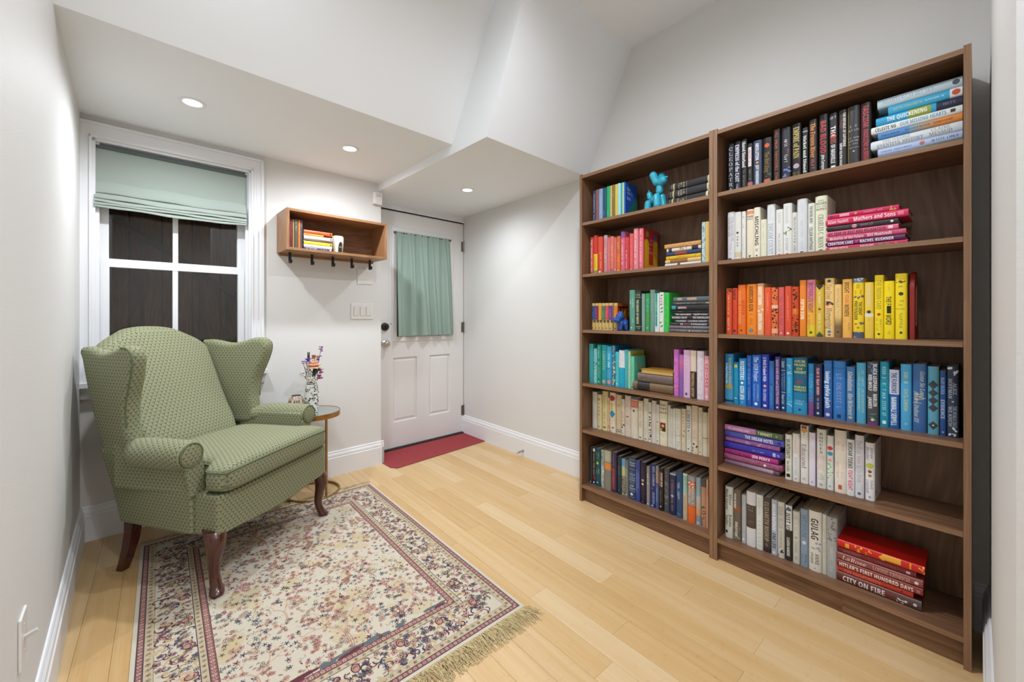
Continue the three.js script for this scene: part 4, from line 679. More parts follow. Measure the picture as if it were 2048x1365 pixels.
function paintSpine(c, spec, w, h) {
  const el = spec.split('|'); c.fillStyle = el[0]; c.fillRect(0, 0, w, h);
  for (const e of el.slice(1)) {
    const a = e.split(' '), op = a[0], y0 = parseFloat(a[1]) * h, y1 = parseFloat(a[2]) * h;
    if (op === 'b') { c.fillStyle = a[3]; c.fillRect(0, y0, w, y1 - y0); }
    else if (op === 'w') { c.fillStyle = a[5]; c.fillRect(parseFloat(a[3]) * w, y0, (parseFloat(a[4]) - parseFloat(a[3])) * w, y1 - y0); }
    else if (op === 'e') { const A = rgb(a[3]), B = rgb(a[4]); for (let y = y0; y < y1; y += 3) for (let x = 0; x < w; x += 3) { const q = mixc(A, B, Math.min(1, Math.max(0, (y - y0) / (y1 - y0) + rr(-0.18, 0.18)))); c.fillStyle = `rgb(${q.map(Math.round)})`; c.fillRect(x, y, 3, 3); } }
    else if (op === 'l') { c.fillStyle = a[2]; c.fillRect(w * 0.08, y0 - 1.2, w * 0.84, 2.6); }
    else if (op === 'd') { c.fillStyle = a[2]; c.beginPath(); c.arc(w / 2, y0, Math.max(2, parseFloat(a[3]) * w / 2), 0, 6.3); c.fill(); }
    else if (op === 'g') { c.fillStyle = a[3]; c.beginPath(); c.moveTo(w / 2, y0); c.lineTo(w * 0.94, (y0 + y1) / 2); c.lineTo(w / 2, y1); c.lineTo(w * 0.06, (y0 + y1) / 2); c.fill(); }
    else if (op === 'm') { c.fillStyle = a[3]; const n = Math.max(5, Math.round((y1 - y0) / 9)); for (let i = 0; i < n; i++) { c.beginPath(); c.ellipse(rr(0.12, 0.88) * w, rr(y0, y1), rr(0.06, 0.2) * w, rr(2, 9), rr(0, 3), 0, 6.3); c.fill(); } }
    else if (op === 's') { c.strokeStyle = a[3]; c.lineWidth = Math.max(1.5, w * 0.06); for (let i = 0; i < Math.max(2, (y1 - y0) / 26); i++) { const y = rr(y0, y1), x = rr(0, 0.4) * w; c.beginPath(); c.moveTo(x, y); c.quadraticCurveTo(w * 0.6, y + rr(-8, 8), w * rr(0.6, 1), y + rr(-26, 26)); c.stroke(); } }
    else if (op === 'q' || op === 'q2') {                // short lines of unreadable print, across the spine (q) or along it in three columns (q2)
      c.strokeStyle = a[3];
      if (op === 'q') { const n = Math.max(2, Math.round((y1 - y0) / Math.max(9, w * 0.22))); for (let i = 0; i < n; i++) { c.save(); c.translate(w * 0.16, y0 + (i + 0.5) * (y1 - y0) / n); pseudo(c, 7, w * 0.68, Math.min((y1 - y0) / n * 0.55, w * 0.2)); c.restore(); } }
      else for (let i = 0; i < 3; i++) { c.save(); c.translate(w * 0.5, y0 + (i + 0.5) * (y1 - y0) / 3); c.translate(-w * 0.36, 0); pseudo(c, 6, w * 0.72, (y1 - y0) / 3 * 0.7); c.restore(); }
    }
    else if (op[0] === 'k') { c.strokeStyle = a[3]; const half = op[1], x = half === 'L' ? 0.3 * w : half === 'R' ? 0.7 * w : 0.5 * w, hh = (half ? 0.2 : 0.3) * w; c.save(); c.translate(x, y0); c.rotate(Math.PI / 2); pseudo(c, Math.max(3, Math.round((y1 - y0) / (hh * 0.8))), y1 - y0, hh); c.restore(); }
    else if (op === 'leaf') leafMark(c, w * 0.5 + (rnd() < 0.5 ? -1 : 1) * w * 0.12, (y0 + y1) / 2, w * 0.5, (y1 - y0) * 1.1);
    else if (op === 'v2') { c.strokeStyle = a[3]; for (let i = 0; i < 5; i++) { c.lineWidth = 2; c.beginPath(); c.moveTo(w * 0.15, y0 + (i + 0.5) * (y1 - y0) / 5); c.lineTo(w * 0.85, y0 + (i + 0.5) * (y1 - y0) / 5); c.stroke(); } }
    else {
      const txt = a.slice(5).join(' '); c.fillStyle = a[3];
      if (op === 'h') fitText(c, txt, a[4], w * 0.86, y1 - y0, w / 2, (y0 + y1) / 2, 0);
      else if (op === 'v') { const s = txt[0] === '~' ? 'o'.repeat(parseInt(txt.slice(1))) : txt; for (let i = 0; i < s.length; i++) fitText(c, s[i], a[4], w * 0.6, (y1 - y0) / s.length * 0.8, w / 2, y0 + (i + 0.5) * (y1 - y0) / s.length, 0); }
      else if (op === 't2') { const q = txt.split(' '), m = Math.ceil(q.length / 2); fitText(c, q.slice(0, m).join(' '), a[4], y1 - y0, w * 0.34, w * 0.68, (y0 + y1) / 2, Math.PI / 2); fitText(c, q.slice(m).join(' '), a[4], y1 - y0, w * 0.34, w * 0.3, (y0 + y1) / 2, Math.PI / 2); }
      else { const half = op[1], x = half === 'L' ? 0.3 * w : half === 'R' ? 0.71 * w : 0.5 * w; fitText(c, txt, a[4], y1 - y0, (half ? 0.36 : 0.62) * w, x, (y0 + y1) / 2, Math.PI / 2); }
    }
  }
}
// front covers that show beside their spine, painted 150 x 220
const COVERS = {
  'L1:11': (c) => { c.fillStyle = '#1b4fa8'; c.fillRect(0, 0, 150, 220); c.fillStyle = '#1c6a58'; c.beginPath(); c.moveTo(0, 220); c.lineTo(150, 60); c.lineTo(150, 220); c.fill(); c.fillStyle = '#c8d4e4'; fitText(c, 'The', 'r', 40, 22, 36, 40, 0.1); fitText(c, '~8', 'r', 80, 22, 62, 68, 0.1); fitText(c, 'Book', 'r', 46, 22, 42, 98, 0.1); },
  'L2:12': (c) => { c.fillStyle = '#b8282c'; c.fillRect(0, 0, 150, 220); c.fillStyle = '#dca820'; for (const x of [8, 98]) { c.beginPath(); c.roundRect(x, 55, 46, 165, 22); c.fill(); } c.fillRect(8, 190, 136, 30); c.fillStyle = '#7aa04a'; c.beginPath(); c.arc(40, 28, 15, 0, 7); c.fill(); c.fillStyle = '#6a5aa8'; c.beginPath(); c.arc(118, 40, 20, 0, 7); c.fill(); c.fillStyle = '#e8b8a0'; for (let i = 0; i < 4; i++) fitText(c, '~5', 's', 42, 20, 75, 58 + i * 22, 0); },
  'L3:6': (c) => { c.fillStyle = '#a8501c'; c.fillRect(0, 0, 150, 220); for (let i = 0; i < 60; i++) { c.fillStyle = ['#d8741c', '#6a2410', '#e89a2c', '#4a1c10'][i % 4]; c.beginPath(); c.ellipse(rr(0, 150), rr(30, 220), rr(4, 14), rr(10, 30), rr(-0.5, 0.5), 0, 7); c.fill(); } c.fillStyle = '#2c1008'; c.fillRect(10, 28, 130, 14); },
  'L4:10': (c) => { c.fillStyle = '#5fc0a4'; c.fillRect(0, 0, 150, 220); c.strokeStyle = '#2e6e62'; for (let i = 0; i < 40; i++) { c.beginPath(); c.arc(75 + rr(-30, 30), 120 + rr(-34, 60), rr(3, 9), 0, 5); c.stroke(); } c.fillStyle = '#c8a45a'; for (let i = 0; i < 4; i++) { c.beginPath(); c.ellipse(75, 50 + i * 12, 5 + i * 4, 7, 0, 0, 7); c.fill(); } },
  'L4:9': (c) => { c.fillStyle = '#a8b044'; c.fillRect(0, 0, 150, 220); c.fillStyle = '#c03a2c'; fitText(c, '~5', 's', 110, 40, 75, 30, 0); },
  'R5:9': (c) => { c.fillStyle = '#e4e0e0'; c.fillRect(0, 0, 150, 220); for (let i = 0; i < 16; i++) { c.fillStyle = ['#a8886a', '#c8a88a', '#8a6a58', '#b8a8a0'][i % 4]; c.beginPath(); c.ellipse(rr(10, 140), rr(10, 210), rr(4, 12), rr(2, 8), rr(0, 3), 0, 7); c.fill(); } },
  'R5s:0': (c) => { c.fillStyle = '#3a3430'; c.fillRect(0, 0, 150, 220); for (let i = 0; i < 40; i++) { c.fillStyle = ['#5a4a48', '#6a5a3a', '#8a5a6a', '#2c2a28', '#4a5a44'][i % 5]; c.beginPath(); c.ellipse(rr(0, 150), rr(0, 220), rr(8, 24), rr(6, 18), rr(0, 3), 0, 7); c.fill(); } },
  'R6s:0': (c) => { c.fillStyle = '#c21712'; c.fillRect(0, 0, 150, 220); },
  'R6:13': (c) => { c.fillStyle = '#b9babb'; c.fillRect(0, 0, 150, 220); c.fillStyle = '#a4a5a8'; for (let i = 0; i < 12; i++) c.fillRect(rr(0, 130), rr(0, 200), 20, 10); },
};
const SCALE = 1700;                                      // print resolution, pixels per metre
function bookGeometry(w, h, dep, cell, hard) {
  const P = [], N = [], U = [], I = [], b = hard ? 0.0024 : 0.0009, hw = w / 2, bulge = hard ? Math.min(0.0045, w * 0.13) : Math.min(0.0012, w * 0.05), n = 6;
  const edge = [cell.edgeU, cell.midV];
  const quad = (pts, nor, uvs) => { const k = P.length / 3; pts.forEach((p, i) => { P.push(...p); N.push(...(Array.isArray(nor[0]) ? nor[i] : nor)); U.push(...(uvs ? uvs[i] : edge)); }); I.push(k, k + 1, k + 2, k, k + 2, k + 3); };
  const prof = []; for (let i = 0; i <= n; i++) { const t = i / n * 2 - 1; prof.push([0.004 - bulge * (1 - t * t) - 0.004 * Math.pow(1 - Math.pow(Math.abs(t), 6), 1), t * hw, t]); }
  const nr = (t) => { const q = new THREE.Vector3(-1, 0, t * (Math.abs(t) > 0.9 ? 1.6 : 0.5)).normalize(); return [q.x, q.y, q.z]; };
  for (let i = 0; i < n; i++) {
    const [xa, za, ta] = prof[i], [xb, zb, tb] = prof[i + 1], ua = cell.u0 + (ta / 2 + 0.5) * (cell.u1 - cell.u0), ub = cell.u0 + (tb / 2 + 0.5) * (cell.u1 - cell.u0);
    quad([[xa, 0, za], [xb, 0, zb], [xb, h, zb], [xa, h, za]], [nr(ta), nr(tb), nr(tb), nr(ta)], [[ua, cell.v0], [ub, cell.v0], [ub, cell.v1], [ua, cell.v1]]);
    quad([[xa, h, za], [xb, h, zb], [xb + b, h, zb], [xa + b, h, za]], [0, 1, 0]);
    quad([[xa + b, 0, za], [xb + b, 0, zb], [xb, 0, zb], [xa, 0, za]], [0, -1, 0]);
    quad([[xb + b, 0, zb], [xa + b, 0, za], [xa + b, h, za], [xb + b, h, zb]], [1, 0, 0]);
  }
  for (const s of [-1, 1]) {
    const zo = s * hw, zi = s * (hw - b), x0 = 0.004, x1 = dep;
    const face = (pts, nor, uv) => (s > 0 ? quad(pts, nor, uv) : quad([...pts].reverse(), nor, uv && [...uv].reverse()));
    const C = s > 0 && cell.cover;
    face([[x0, 0, zo], [x1, 0, zo], [x1, h, zo], [x0, h, zo]], [0, 0, s], C && [[C.u0, C.v0], [C.u1, C.v0], [C.u1, C.v1], [C.u0, C.v1]]);
    face([[x1, 0, zi], [x0, 0, zi], [x0, h, zi], [x1, h, zi]], [0, 0, -s]);
    face([[x0, h, zo], [x1, h, zo], [x1, h, zi], [x0, h, zi]], [0, 1, 0]);
    face([[x0, 0, zi], [x1, 0, zi], [x1, 0, zo], [x0, 0, zo]], [0, -1, 0]);
    face([[x1, 0, zo], [x1, 0, zi], [x1, h, zi], [x1, h, zo]], [1, 0, 0]);
  }
  const g = new THREE.BufferGeometry();
  g.setAttribute('position', new THREE.Float32BufferAttribute(P, 3)); g.setAttribute('normal', new THREE.Float32BufferAttribute(N, 3)); g.setAttribute('uv', new THREE.Float32BufferAttribute(U, 2)); g.setIndex(I);
  return g;
}
const unitBox = new THREE.BoxGeometry(1, 1, 1);
const pageTex = dataTex(64, 64, (u, v, x) => { const n = 214 + 14 * noise.noise(x * 0.9, v * 3, 2); return [n, n * 0.955, n * 0.86]; });
const pageMats = [std({ map: pageTex, roughness: 0.9 }), std({ map: pageTex, color: lin('#efe0c4'), roughness: 0.9 }), M.pageOld];
function layRow(key, list, lie) {                        // paints one strip of spines and returns the cells and the material
  const cw = 2048; let x = 4, y = 4, rowH = 0; const spots = [];
  list.forEach(([w, h], i) => {
    const pw = Math.max(10, Math.round(w * SCALE)), ph = Math.round(h * SCALE), cov = COVERS[`${key}${lie ? 's' : ''}:${i}`], tw = pw + 8 + (cov ? 158 : 0);
    if (x + tw > cw - 4) { x = 4; y += rowH + 6; rowH = 0; }
    spots.push({ x, y, pw, ph, cov }); x += tw + 4; rowH = Math.max(rowH, ph, cov ? 224 : 0);
  });
  const chh = Math.min(2048, y + rowH + 6), cv = canvas(cw, chh), c = cv.getContext('2d');
  c.fillStyle = '#555555'; c.fillRect(0, 0, cw, chh);
  const cells = spots.map((s, i) => {
    c.save(); c.translate(s.x, s.y); c.beginPath(); c.rect(0, 0, s.pw, s.ph); c.clip(); paintSpine(c, list[i][2], s.pw, s.ph); c.restore();
    c.fillStyle = list[i][2].split('|')[0]; c.fillRect(s.x + s.pw, s.y, 8, s.ph);
    const cell = { u0: (s.x + 0.5) / cw, u1: (s.x + s.pw - 0.5) / cw, v0: 1 - (s.y + s.ph - 0.5) / chh, v1: 1 - (s.y + 0.5) / chh, edgeU: (s.x + s.pw + 4) / cw, midV: 1 - (s.y + s.ph / 2) / chh };
    if (s.cov) {
      const ox = s.x + s.pw + 10; c.save(); c.translate(ox, s.y); c.beginPath(); c.rect(0, 0, 150, 220); c.clip(); s.cov(c); c.restore();
      cell.cover = { u0: (ox + 1) / cw, u1: (ox + 149) / cw, v0: 1 - (s.y + 219) / chh, v1: 1 - (s.y + 1) / chh };
    }
    return cell;
  });
  const t = tex(cv); t.wrapS = t.wrapT = THREE.ClampToEdgeWrapping;
  return [cells, std({ map: t, roughness: 0.36 })];
}
function makeBook(label, group, w, h, dep, cell, mat, old) {
  const hard = w > 0.0165, t = thing('book', label, 'book', [0, 0, 0], 0, group), b = hard ? 0.0024 : 0.0009, in_ = hard ? 0.0035 : 0.0006;
  mesh('cover', bookGeometry(w, h, dep, cell, hard), mat, t);
  const pg = mesh('pages', unitBox, old ? pageMats[2] : pageMats[Math.floor(rnd() * 2)], t);
  pg.scale.set(dep - 0.0045 - in_, h - 2 * in_, w - 2 * b - 0.0002); pg.position.set(0.0045 + (dep - 0.0045 - in_) / 2, h / 2, 0);
  return t;
}
function bookLabel(look, tail, where) { let s = `${look}, ${tail} of ${where}`; if (s.split(' ').length > 16) s = s.replace(`of ${where}`, `of ${where.replace('the ', '')}`); return s; }
for (const row of BOOK_ROWS) {
  reseed(row.key.charCodeAt(1) * 31 + row.key.length * 7 + row.key.charCodeAt(0));
  const [cells, mat] = row.ups.length ? layRow(row.key, row.ups.map((b) => [b[1] / 1000, b[2] / 1000, b[3]]), false) : [[], null];
  row.ups.forEach(([a, wmm, hmm, , look], i) => {
    const w = wmm / 1000, h = hmm / 1000, dep = Math.min(0.165, h * rr(0.63, 0.7));
    const t = makeBook(bookLabel(look, `${ORD[i + 1]} from door end`, row.where), `books in ${row.where}`, w, h, dep, cells[i], mat, false);
    t.position.set(row.x + rr(0, 0.005), SHELF[row.shelf], -(a / 1000 - w / 2 - 0.0003));
  });
  for (const st of row.stacks) {
    const [sc, sm] = layRow(row.key, st.list.map((b) => [b[2] / 1000, b[1] / 1000, b[3]]), true);
    let y = SHELF[row.shelf];
    for (let i = st.list.length - 1; i >= 0; i--) {
      const [a, lmm, tmm, , look, back] = st.list[i], w = tmm / 1000 - 0.0004, h = lmm / 1000, dep = Math.min(0.160, h * rr(0.64, 0.7));
      const foxed = look.includes('page edges');
      const t = makeBook(bookLabel(look, `${ORD[i + 1]} from top`, st.where), `books in ${st.where}`, w, h, dep, sc[i], sm, st.where.includes('antique'));
      t.rotation.x = -Math.PI / 2;
      t.position.set(row.x + back * 0.0006 + rr(0, 0.002), y + w / 2 + 0.0002, -(a / 1000 - h));
      if (foxed) { t.rotation.order = 'YXZ'; t.rotation.set(-Math.PI / 2, Math.PI, 0); t.position.x += dep; t.position.z = -a / 1000; }
      y += tmm / 1000;
    }
  }
}

// arched red bookend after the orange row
{
  const t = thing('bookend', 'red arched wooden bookend beside the bright yellow books', 'bookend', [2.040, SHELF[3], -0.152]);
  const arch = (w, h, z) => { const s = new THREE.Shape(); s.moveTo(-w / 2, z); s.lineTo(w / 2, z); s.lineTo(w / 2, h - w / 2); s.absarc(0, h - w / 2, w / 2, 0, Math.PI); s.lineTo(-w / 2, z); return s; };
  mesh('board', new THREE.ExtrudeGeometry(arch(0.13, 0.243, 0), { depth: 0.010, bevelEnabled: true, bevelThickness: 0.002, bevelSize: 0.002, bevelSegments: 2 }).translate(0.065, 0.002, -0.006), std({ color: lin('#8e1f1a'), roughness: 0.4 }), t);
  mesh('inset_panel', new THREE.ExtrudeGeometry(arch(0.085, 0.20, 0.05), { depth: 0.002, bevelEnabled: false }).translate(0.065, 0, 0.0065), std({ color: lin('#9c6a50'), roughness: 0.6 }), t);
}
// turquoise balloon dog, smooth joined balloons
function blob(cells, size, balls, res) {                  // balls: [x,y,z, x2,y2,z2, r1, r2, k]; smooth union of tapered capsules
  const mc = new MarchingCubes(res, new THREE.MeshBasicMaterial(), false, false, 400000), n = res, half = size / 2;
  const sd = (px, py, pz, b) => { const [ax, ay, az, cx, cy, cz, r1, r2] = b, dx = cx - ax, dy = cy - ay, dz = cz - az, L = dx * dx + dy * dy + dz * dz || 1e-9, t = Math.min(1, Math.max(0, ((px - ax) * dx + (py - ay) * dy + (pz - az) * dz) / L)); return Math.hypot(px - ax - dx * t, py - ay - dy * t, pz - az - dz * t) - (r1 + (r2 - r1) * t); };
  for (let k = 0; k < n; k++) for (let j = 0; j < n; j++) for (let i = 0; i < n; i++) {
    const px = (i - n / 2) / (n / 2) * half, py = (j - n / 2) / (n / 2) * half, pz = (k - n / 2) / (n / 2) * half; let d = 1e3;
    for (const b of balls) { const e = sd(px, py, pz, b), kk = cells; const h = Math.max(kk - Math.abs(d - e), 0) / kk; d = Math.min(d, e) - h * h * kk * 0.25; }
    mc.field[i + j * n + k * n * n] = -d;
  }
  mc.isolation = 0; mc.update();
  const c = mc.count, p = mc.positionArray.slice(0, c * 3), nn = mc.normalArray.slice(0, c * 3);
  const g = new THREE.BufferGeometry();
  for (let i = 0; i < p.length; i++) p[i] *= half;
  g.setAttribute('position', new THREE.Float32BufferAttribute(p, 3)); g.setAttribute('normal', new THREE.Float32BufferAttribute(nn, 3));
  const m = mergeVertices((g.deleteAttribute('normal'), g), 1e-6); m.computeVertexNormals(); return m;
}
{
  const t = thing('balloon_dog', 'glossy turquoise balloon dog figurine on the top shelf', 'figurine', [2.045, SHELF[5], -1.150], -0.42);
  const glaze = phys({ color: lin('#2fa9c4'), roughness: 0.12, clearcoat: 1, clearcoatRoughness: 0.05 });
  const sausage = (a, b, r, stretch = 1) => { const A = new THREE.Vector3(...a), B = new THREE.Vector3(...b), L = A.distanceTo(B); const g = new THREE.CapsuleGeometry(r, Math.max(0.001, L - 2 * r * stretch), 10, 20); g.applyQuaternion(new THREE.Quaternion().setFromUnitVectors(new THREE.Vector3(0, 1, 0), B.clone().sub(A).normalize())); return g.translate((A.x + B.x) / 2, (A.y + B.y) / 2, (A.z + B.z) / 2); };
  // local: +z is where it looks
  mesh('body', sausage([0, 0.072, 0.022], [0, 0.062, -0.045], 0.023), glaze, t);
  for (const s of [-1, 1]) { mesh('front_leg', sausage([s * 0.019, 0.002, 0.036], [s * 0.016, 0.088, 0.022], 0.0195), glaze, t); mesh('hind_leg', sausage([s * 0.021, 0.002, -0.052], [s * 0.017, 0.070, -0.046], 0.0195), glaze, t); }
  mesh('neck', sausage([0, 0.080, 0.026], [0, 0.136, 0.030], 0.0195), glaze, t);
  const head = mesh('head', sausage([0, 0.138, 0.020], [0, 0.156, 0.080], 0.0225), glaze, t);
  mesh('nose', new THREE.SphereGeometry(0.006, 14, 10).translate(0, 0.157, 0.086), glaze, head);
  for (const s of [-1, 1]) mesh('ear', sausage([s * 0.008, 0.132, 0.022], [s * 0.034, 0.206, 0.006], 0.0205), glaze, t);
  const tail = mesh('tail', sausage([0, 0.072, -0.052], [0, 0.122, -0.066], 0.0155), glaze, t);
  mesh('tail_tip', new THREE.SphereGeometry(0.005, 12, 8).translate(0, 0.127, -0.067), glaze, tail);
}
{
  const t = thing('creature_figurine', 'small deep blue figurine with broad flat snout before the green row', 'figurine', [2.000, SHELF[3], -1.348], -2.25);
  const blue = std({ color: lin('#1c4d9c'), roughness: 0.28 });
  // local: +z faces out; a blocky body on four legs, a wide flat muzzle and two round ears
  const g = blob(0.008, 0.14, [
    [0, -0.012, -0.004, 0, -0.012, -0.024, 0.021, 0.021], [-0.016, -0.050, 0.004, -0.015, -0.02, 0.0, 0.0095, 0.011], [0.016, -0.050, 0.004, 0.015, -0.02, 0, 0.0095, 0.011], [-0.016, -0.050, -0.028, -0.015, -0.02, -0.024, 0.0095, 0.011], [0.016, -0.050, -0.028, 0.015, -0.02, -0.024, 0.0095, 0.011],
    [-0.012, 0.022, 0.004, 0.012, 0.022, 0.004, 0.020, 0.020], [-0.026, 0.002, 0.022, 0.026, 0.002, 0.022, 0.0145, 0.0145], [-0.016, 0.003, 0.032, 0.016, 0.003, 0.032, 0.014, 0.014], [-0.018, 0.044, 0, -0.018, 0.046, 0, 0.0075, 0.0075], [0.018, 0.044, 0, 0.018, 0.046, 0, 0.0075, 0.0075]], 56);
  g.computeBoundingBox(); g.translate(0, -g.boundingBox.min.y, 0);
  mesh('body', g, blue, t);
  for (const s of [-1, 1]) mesh('eye', new THREE.SphereGeometry(0.0028, 10, 8).translate(s * 0.030, 0.068, 0.031), std({ color: lin('#dfe6f2'), roughness: 0.2 }), t);
}

// ---------------------------------------------------------------- wall shelf
{
  const X0 = 0.700, X1 = 1.355, Y0 = 1.556, Y1 = 1.814, D0 = 2.748, D1 = 2.978, T = 0.016;
  const ws = thing('wall_shelf', 'walnut brown wooden box shelf with five black hooks', 'shelf', toWorld((X0 + X1) / 2, Y0, D1), SKEW);
  const walnut = std({ map: wood('#ad8058', '#7a5434', 512, 1024, 11.3, 26, 6, 0.32, 0.9), roughness: 0.42 }), walnutB = std({ map: wood('#946a47', '#60402a', 512, 1024, 14.1, 22, 8, 0.4, 0.8), roughness: 0.5 });
  const hw = (X1 - X0) / 2, hh = Y1 - Y0, dp = D1 - D0;
  mesh('side_panel', bx(-hw, -hw + T, 0, hh, 0, dp, 'y'), walnut, ws); mesh('side_panel', bx(hw - T, hw, 0, hh, 0, dp, 'y'), walnut, ws);
  mesh('top_panel', bx(-hw + T, hw - T, hh - T, hh, 0, dp, 'x'), walnut, ws); mesh('bottom_panel', bx(-hw + T, hw - T, 0, T, 0, dp, 'x'), walnut, ws);
  mesh('back_panel', bx(-hw + T, hw - T, T, hh - T, 0.002, 0.010, 'x'), walnutB, ws);
  mesh('hanging_rail', bx(-hw + 0.01, hw - 0.01, -0.014, 0, 0.002, 0.024, 'x'), walnut, ws);
  for (const x of [0.752, 0.886, 1.021, 1.152, 1.285]) {
    const h = merge([rbx(-0.0085, 0.0085, -0.070, 0.0, 0, 0.007, 0.0025), rbx(-0.0085, 0.0085, -0.070, -0.056, 0.004, 0.030, 0.005), rbx(-0.0085, 0.0085, -0.066, -0.046, 0.022, 0.032, 0.005)]);
    mesh('hook', h.translate(x - (X0 + X1) / 2, 0, dp - 0.135), M.black, ws);
  }
  const yb = Y0 + T, xin = X0 + T;
  // books standing
  const ups = [[0.0205, 0.182, '#6e2c30|k .15 .6 #a8625c', 'maroon book, first from the window end in the wall shelf'], [0.0060, 0.183, '#d8b07a', 'very slim tan book, second from the window end in the wall shelf'], [0.0235, 0.184, '#5c5a48|t .08 .4 #a8a488 r ~8', 'olive grey book, third from the window end in the wall shelf'], [0.0135, 0.184, '#e07a34|k .1 .5 #f0b070', 'slim orange book, fourth from the window end in the wall shelf'], [0.0120, 0.185, '#4a4a5c|t .08 .35 #d0d0dc s ~6', 'slim slate book, fifth from the window end in the wall shelf']];
  reseed(31);
  const [c1, m1] = layRow('WS', ups, false); let x = 0.7265;
  ups.forEach(([w, h, , label], i) => { const t = makeBook(label, 'books standing in the wall shelf', w, h, 0.12, c1[i], m1, false); t.position.set(...toWorld(x + w / 2, yb, 2.795)); t.rotation.y = SKEW + Math.PI / 2; x += w + 0.0006; });
  const st = [[0.0225, 0.176, '#e2612a|t .03 .66 #3a1a14 s ~16|d .93 #4a2418 .5', 'orange book, first from top of the stack in the wall shelf', 0], [0.0120, 0.121, '#d29a36|t .05 .4 #4a3010 s ~7|t .5 .95 #f0d890 s ~9', 'short amber book, second from top of the stack in the wall shelf', 0], [0.0235, 0.177, '#efeae2|t .08 .6 #c8b8a0 s ~14|w .92 .97 .3 .7 #3a3a44', 'white book, third from top of the stack in the wall shelf', 0], [0.0120, 0.176, '#5a4038|t .05 .9 #d8b8a0 s ~22', 'slim brown book, fourth from top of the stack in the wall shelf', 0], [0.0215, 0.175, '#f2dc34|t .05 .5 #a89a20 s ~12|t .6 .85 #a89a20 s ~6|w .92 .97 .2 .8 #8a5a3c', 'yellow book, fifth from top of the stack in the wall shelf', 0], [0.0155, 0.176, '#eeece6|t .03 .5 #3c3c40 s ~14|t .58 .86 #5a5a60 s ~8', 'white book with black capitals, sixth from top of the wall shelf stack', 0], [0.0215, 0.176, '#3a3a62|t .08 .46 #eaeaf2 s ~10|t .56 .8 #c8c8dc s ~8|d .93 #e8e8f0 .5|w 0 1 .88 1 #d8d8e0', 'navy book, seventh from top of the stack in the wall shelf', 0]];
  const [c2, m2] = layRow('WT', st, true); let y = yb;
  for (let i = st.length - 1; i >= 0; i--) { const [w, h, , label] = st[i]; const t = makeBook(label, 'books lying in the wall shelf', w - 0.0003, h, 0.11, c2[i], m2, false); t.rotation.order = 'YXZ'; t.rotation.set(-Math.PI / 2, SKEW + Math.PI / 2, 0); t.position.set(...toWorld(0.8105 + h, y + w / 2, 2.793)); y += w; }
  // cup
  const cc = canvas(512, 256), q = cc.getContext('2d'); q.fillStyle = '#dcd5c6'; q.fillRect(0, 0, 512, 256);
  reseed(8); for (let i = 0; i < 60; i++) { q.fillStyle = '#b8a890'; q.beginPath(); q.arc(rr(0, 512), rr(0, 256), rr(1, 2.5), 0, 7); q.fill(); }
  for (const ox of [0, 170, 340]) { q.fillStyle = '#e0a54a'; q.beginPath(); q.arc(ox + 118, 96, 34, 0, 7); q.fill(); q.fillStyle = '#2c2a28'; q.beginPath(); q.arc(ox + 62, 206, 40, Math.PI, 0); q.rect(ox + 22, 206, 80, 50); q.fill(); q.fillStyle = '#d8d0c0'; for (const dx of [-14, 4, 20]) { q.beginPath(); q.arc(ox + 62 + dx, 188, 3, 0, 7); q.fill(); } q.fillStyle = '#3a5a4c'; for (let k = 0; k < 4; k++) q.fillRect(ox + 6 + k * 17, 0, 5, 46 + 14 * (k % 2)); }
  const cup = thing('ceramic_cup', 'cream ceramic tumbler with dark arch and amber dot in the wall shelf', 'cup', toWorld(1.036, yb, 2.83), SKEW - 0.55);
  mesh('body', lathe([[0, 0.0005], [0.026, 0.0005], [0.031, 0.010], [0.0365, 0.060], [0.0385, 0.095], [0.0375, 0.112], [0.0345, 0.118], [0.0335, 0.112], [0.0345, 0.09], [0.028, 0.010], [0, 0.008]], 40), std({ map: tex(cc), roughness: 0.35 }), cup);
}

// ---------------------------------------------------------------- plates, sensor, door stop
{
  const t = thing('motion_sensor', 'small white alarm sensor box high beside the door', 'sensor', toWorld(1.381, 2.0, WD), SKEW);
  mesh('housing', rbx(-0.034, 0.034, 0, 0.092, 0, 0.040, 0.008, 3), M.plate, t); mesh('lens', rbx(-0.020, 0.020, 0.055, 0.082, 0.036, 0.043, 0.004, 2), M.plateEdge, t);
}
{
  const t = thing('blank_plate', 'square blank white wall plate under the shelf hooks', 'wall plate', toWorld(1.293, 1.385, WD), SKEW);
  mesh('plate', rbx(-0.060, 0.060, 0, 0.118, 0, 0.005, 0.0022, 2), M.plate, t);
  for (const y of [0.012, 0.106]) mesh('screw', new THREE.CylinderGeometry(0.003, 0.003, 0.001, 12).rotateX(Math.PI / 2).translate(0, y, 0.0053), M.plateEdge, t);
}
{
  const t = thing('light_switch', 'white three gang rocker switch plate beside the door', 'switch', toWorld(1.270, 1.121, WD), SKEW);
  mesh('plate', rbx(-0.085, 0.085, 0, 0.120, 0, 0.006, 0.0028, 2), M.plate, t);
  for (const x of [-0.047, 0, 0.047]) { mesh('frame', bx(x - 0.0185, x + 0.0185, 0.024, 0.096, 0.004, 0.0066), M.plateEdge, t); const r = mesh('rocker', rbx(-0.016, 0.016, -0.033, 0.033, 0, 0.006, 0.002, 2).rotateX(0.07).translate(x, 0.06, 0.0045), M.plate, t); void r; }
}
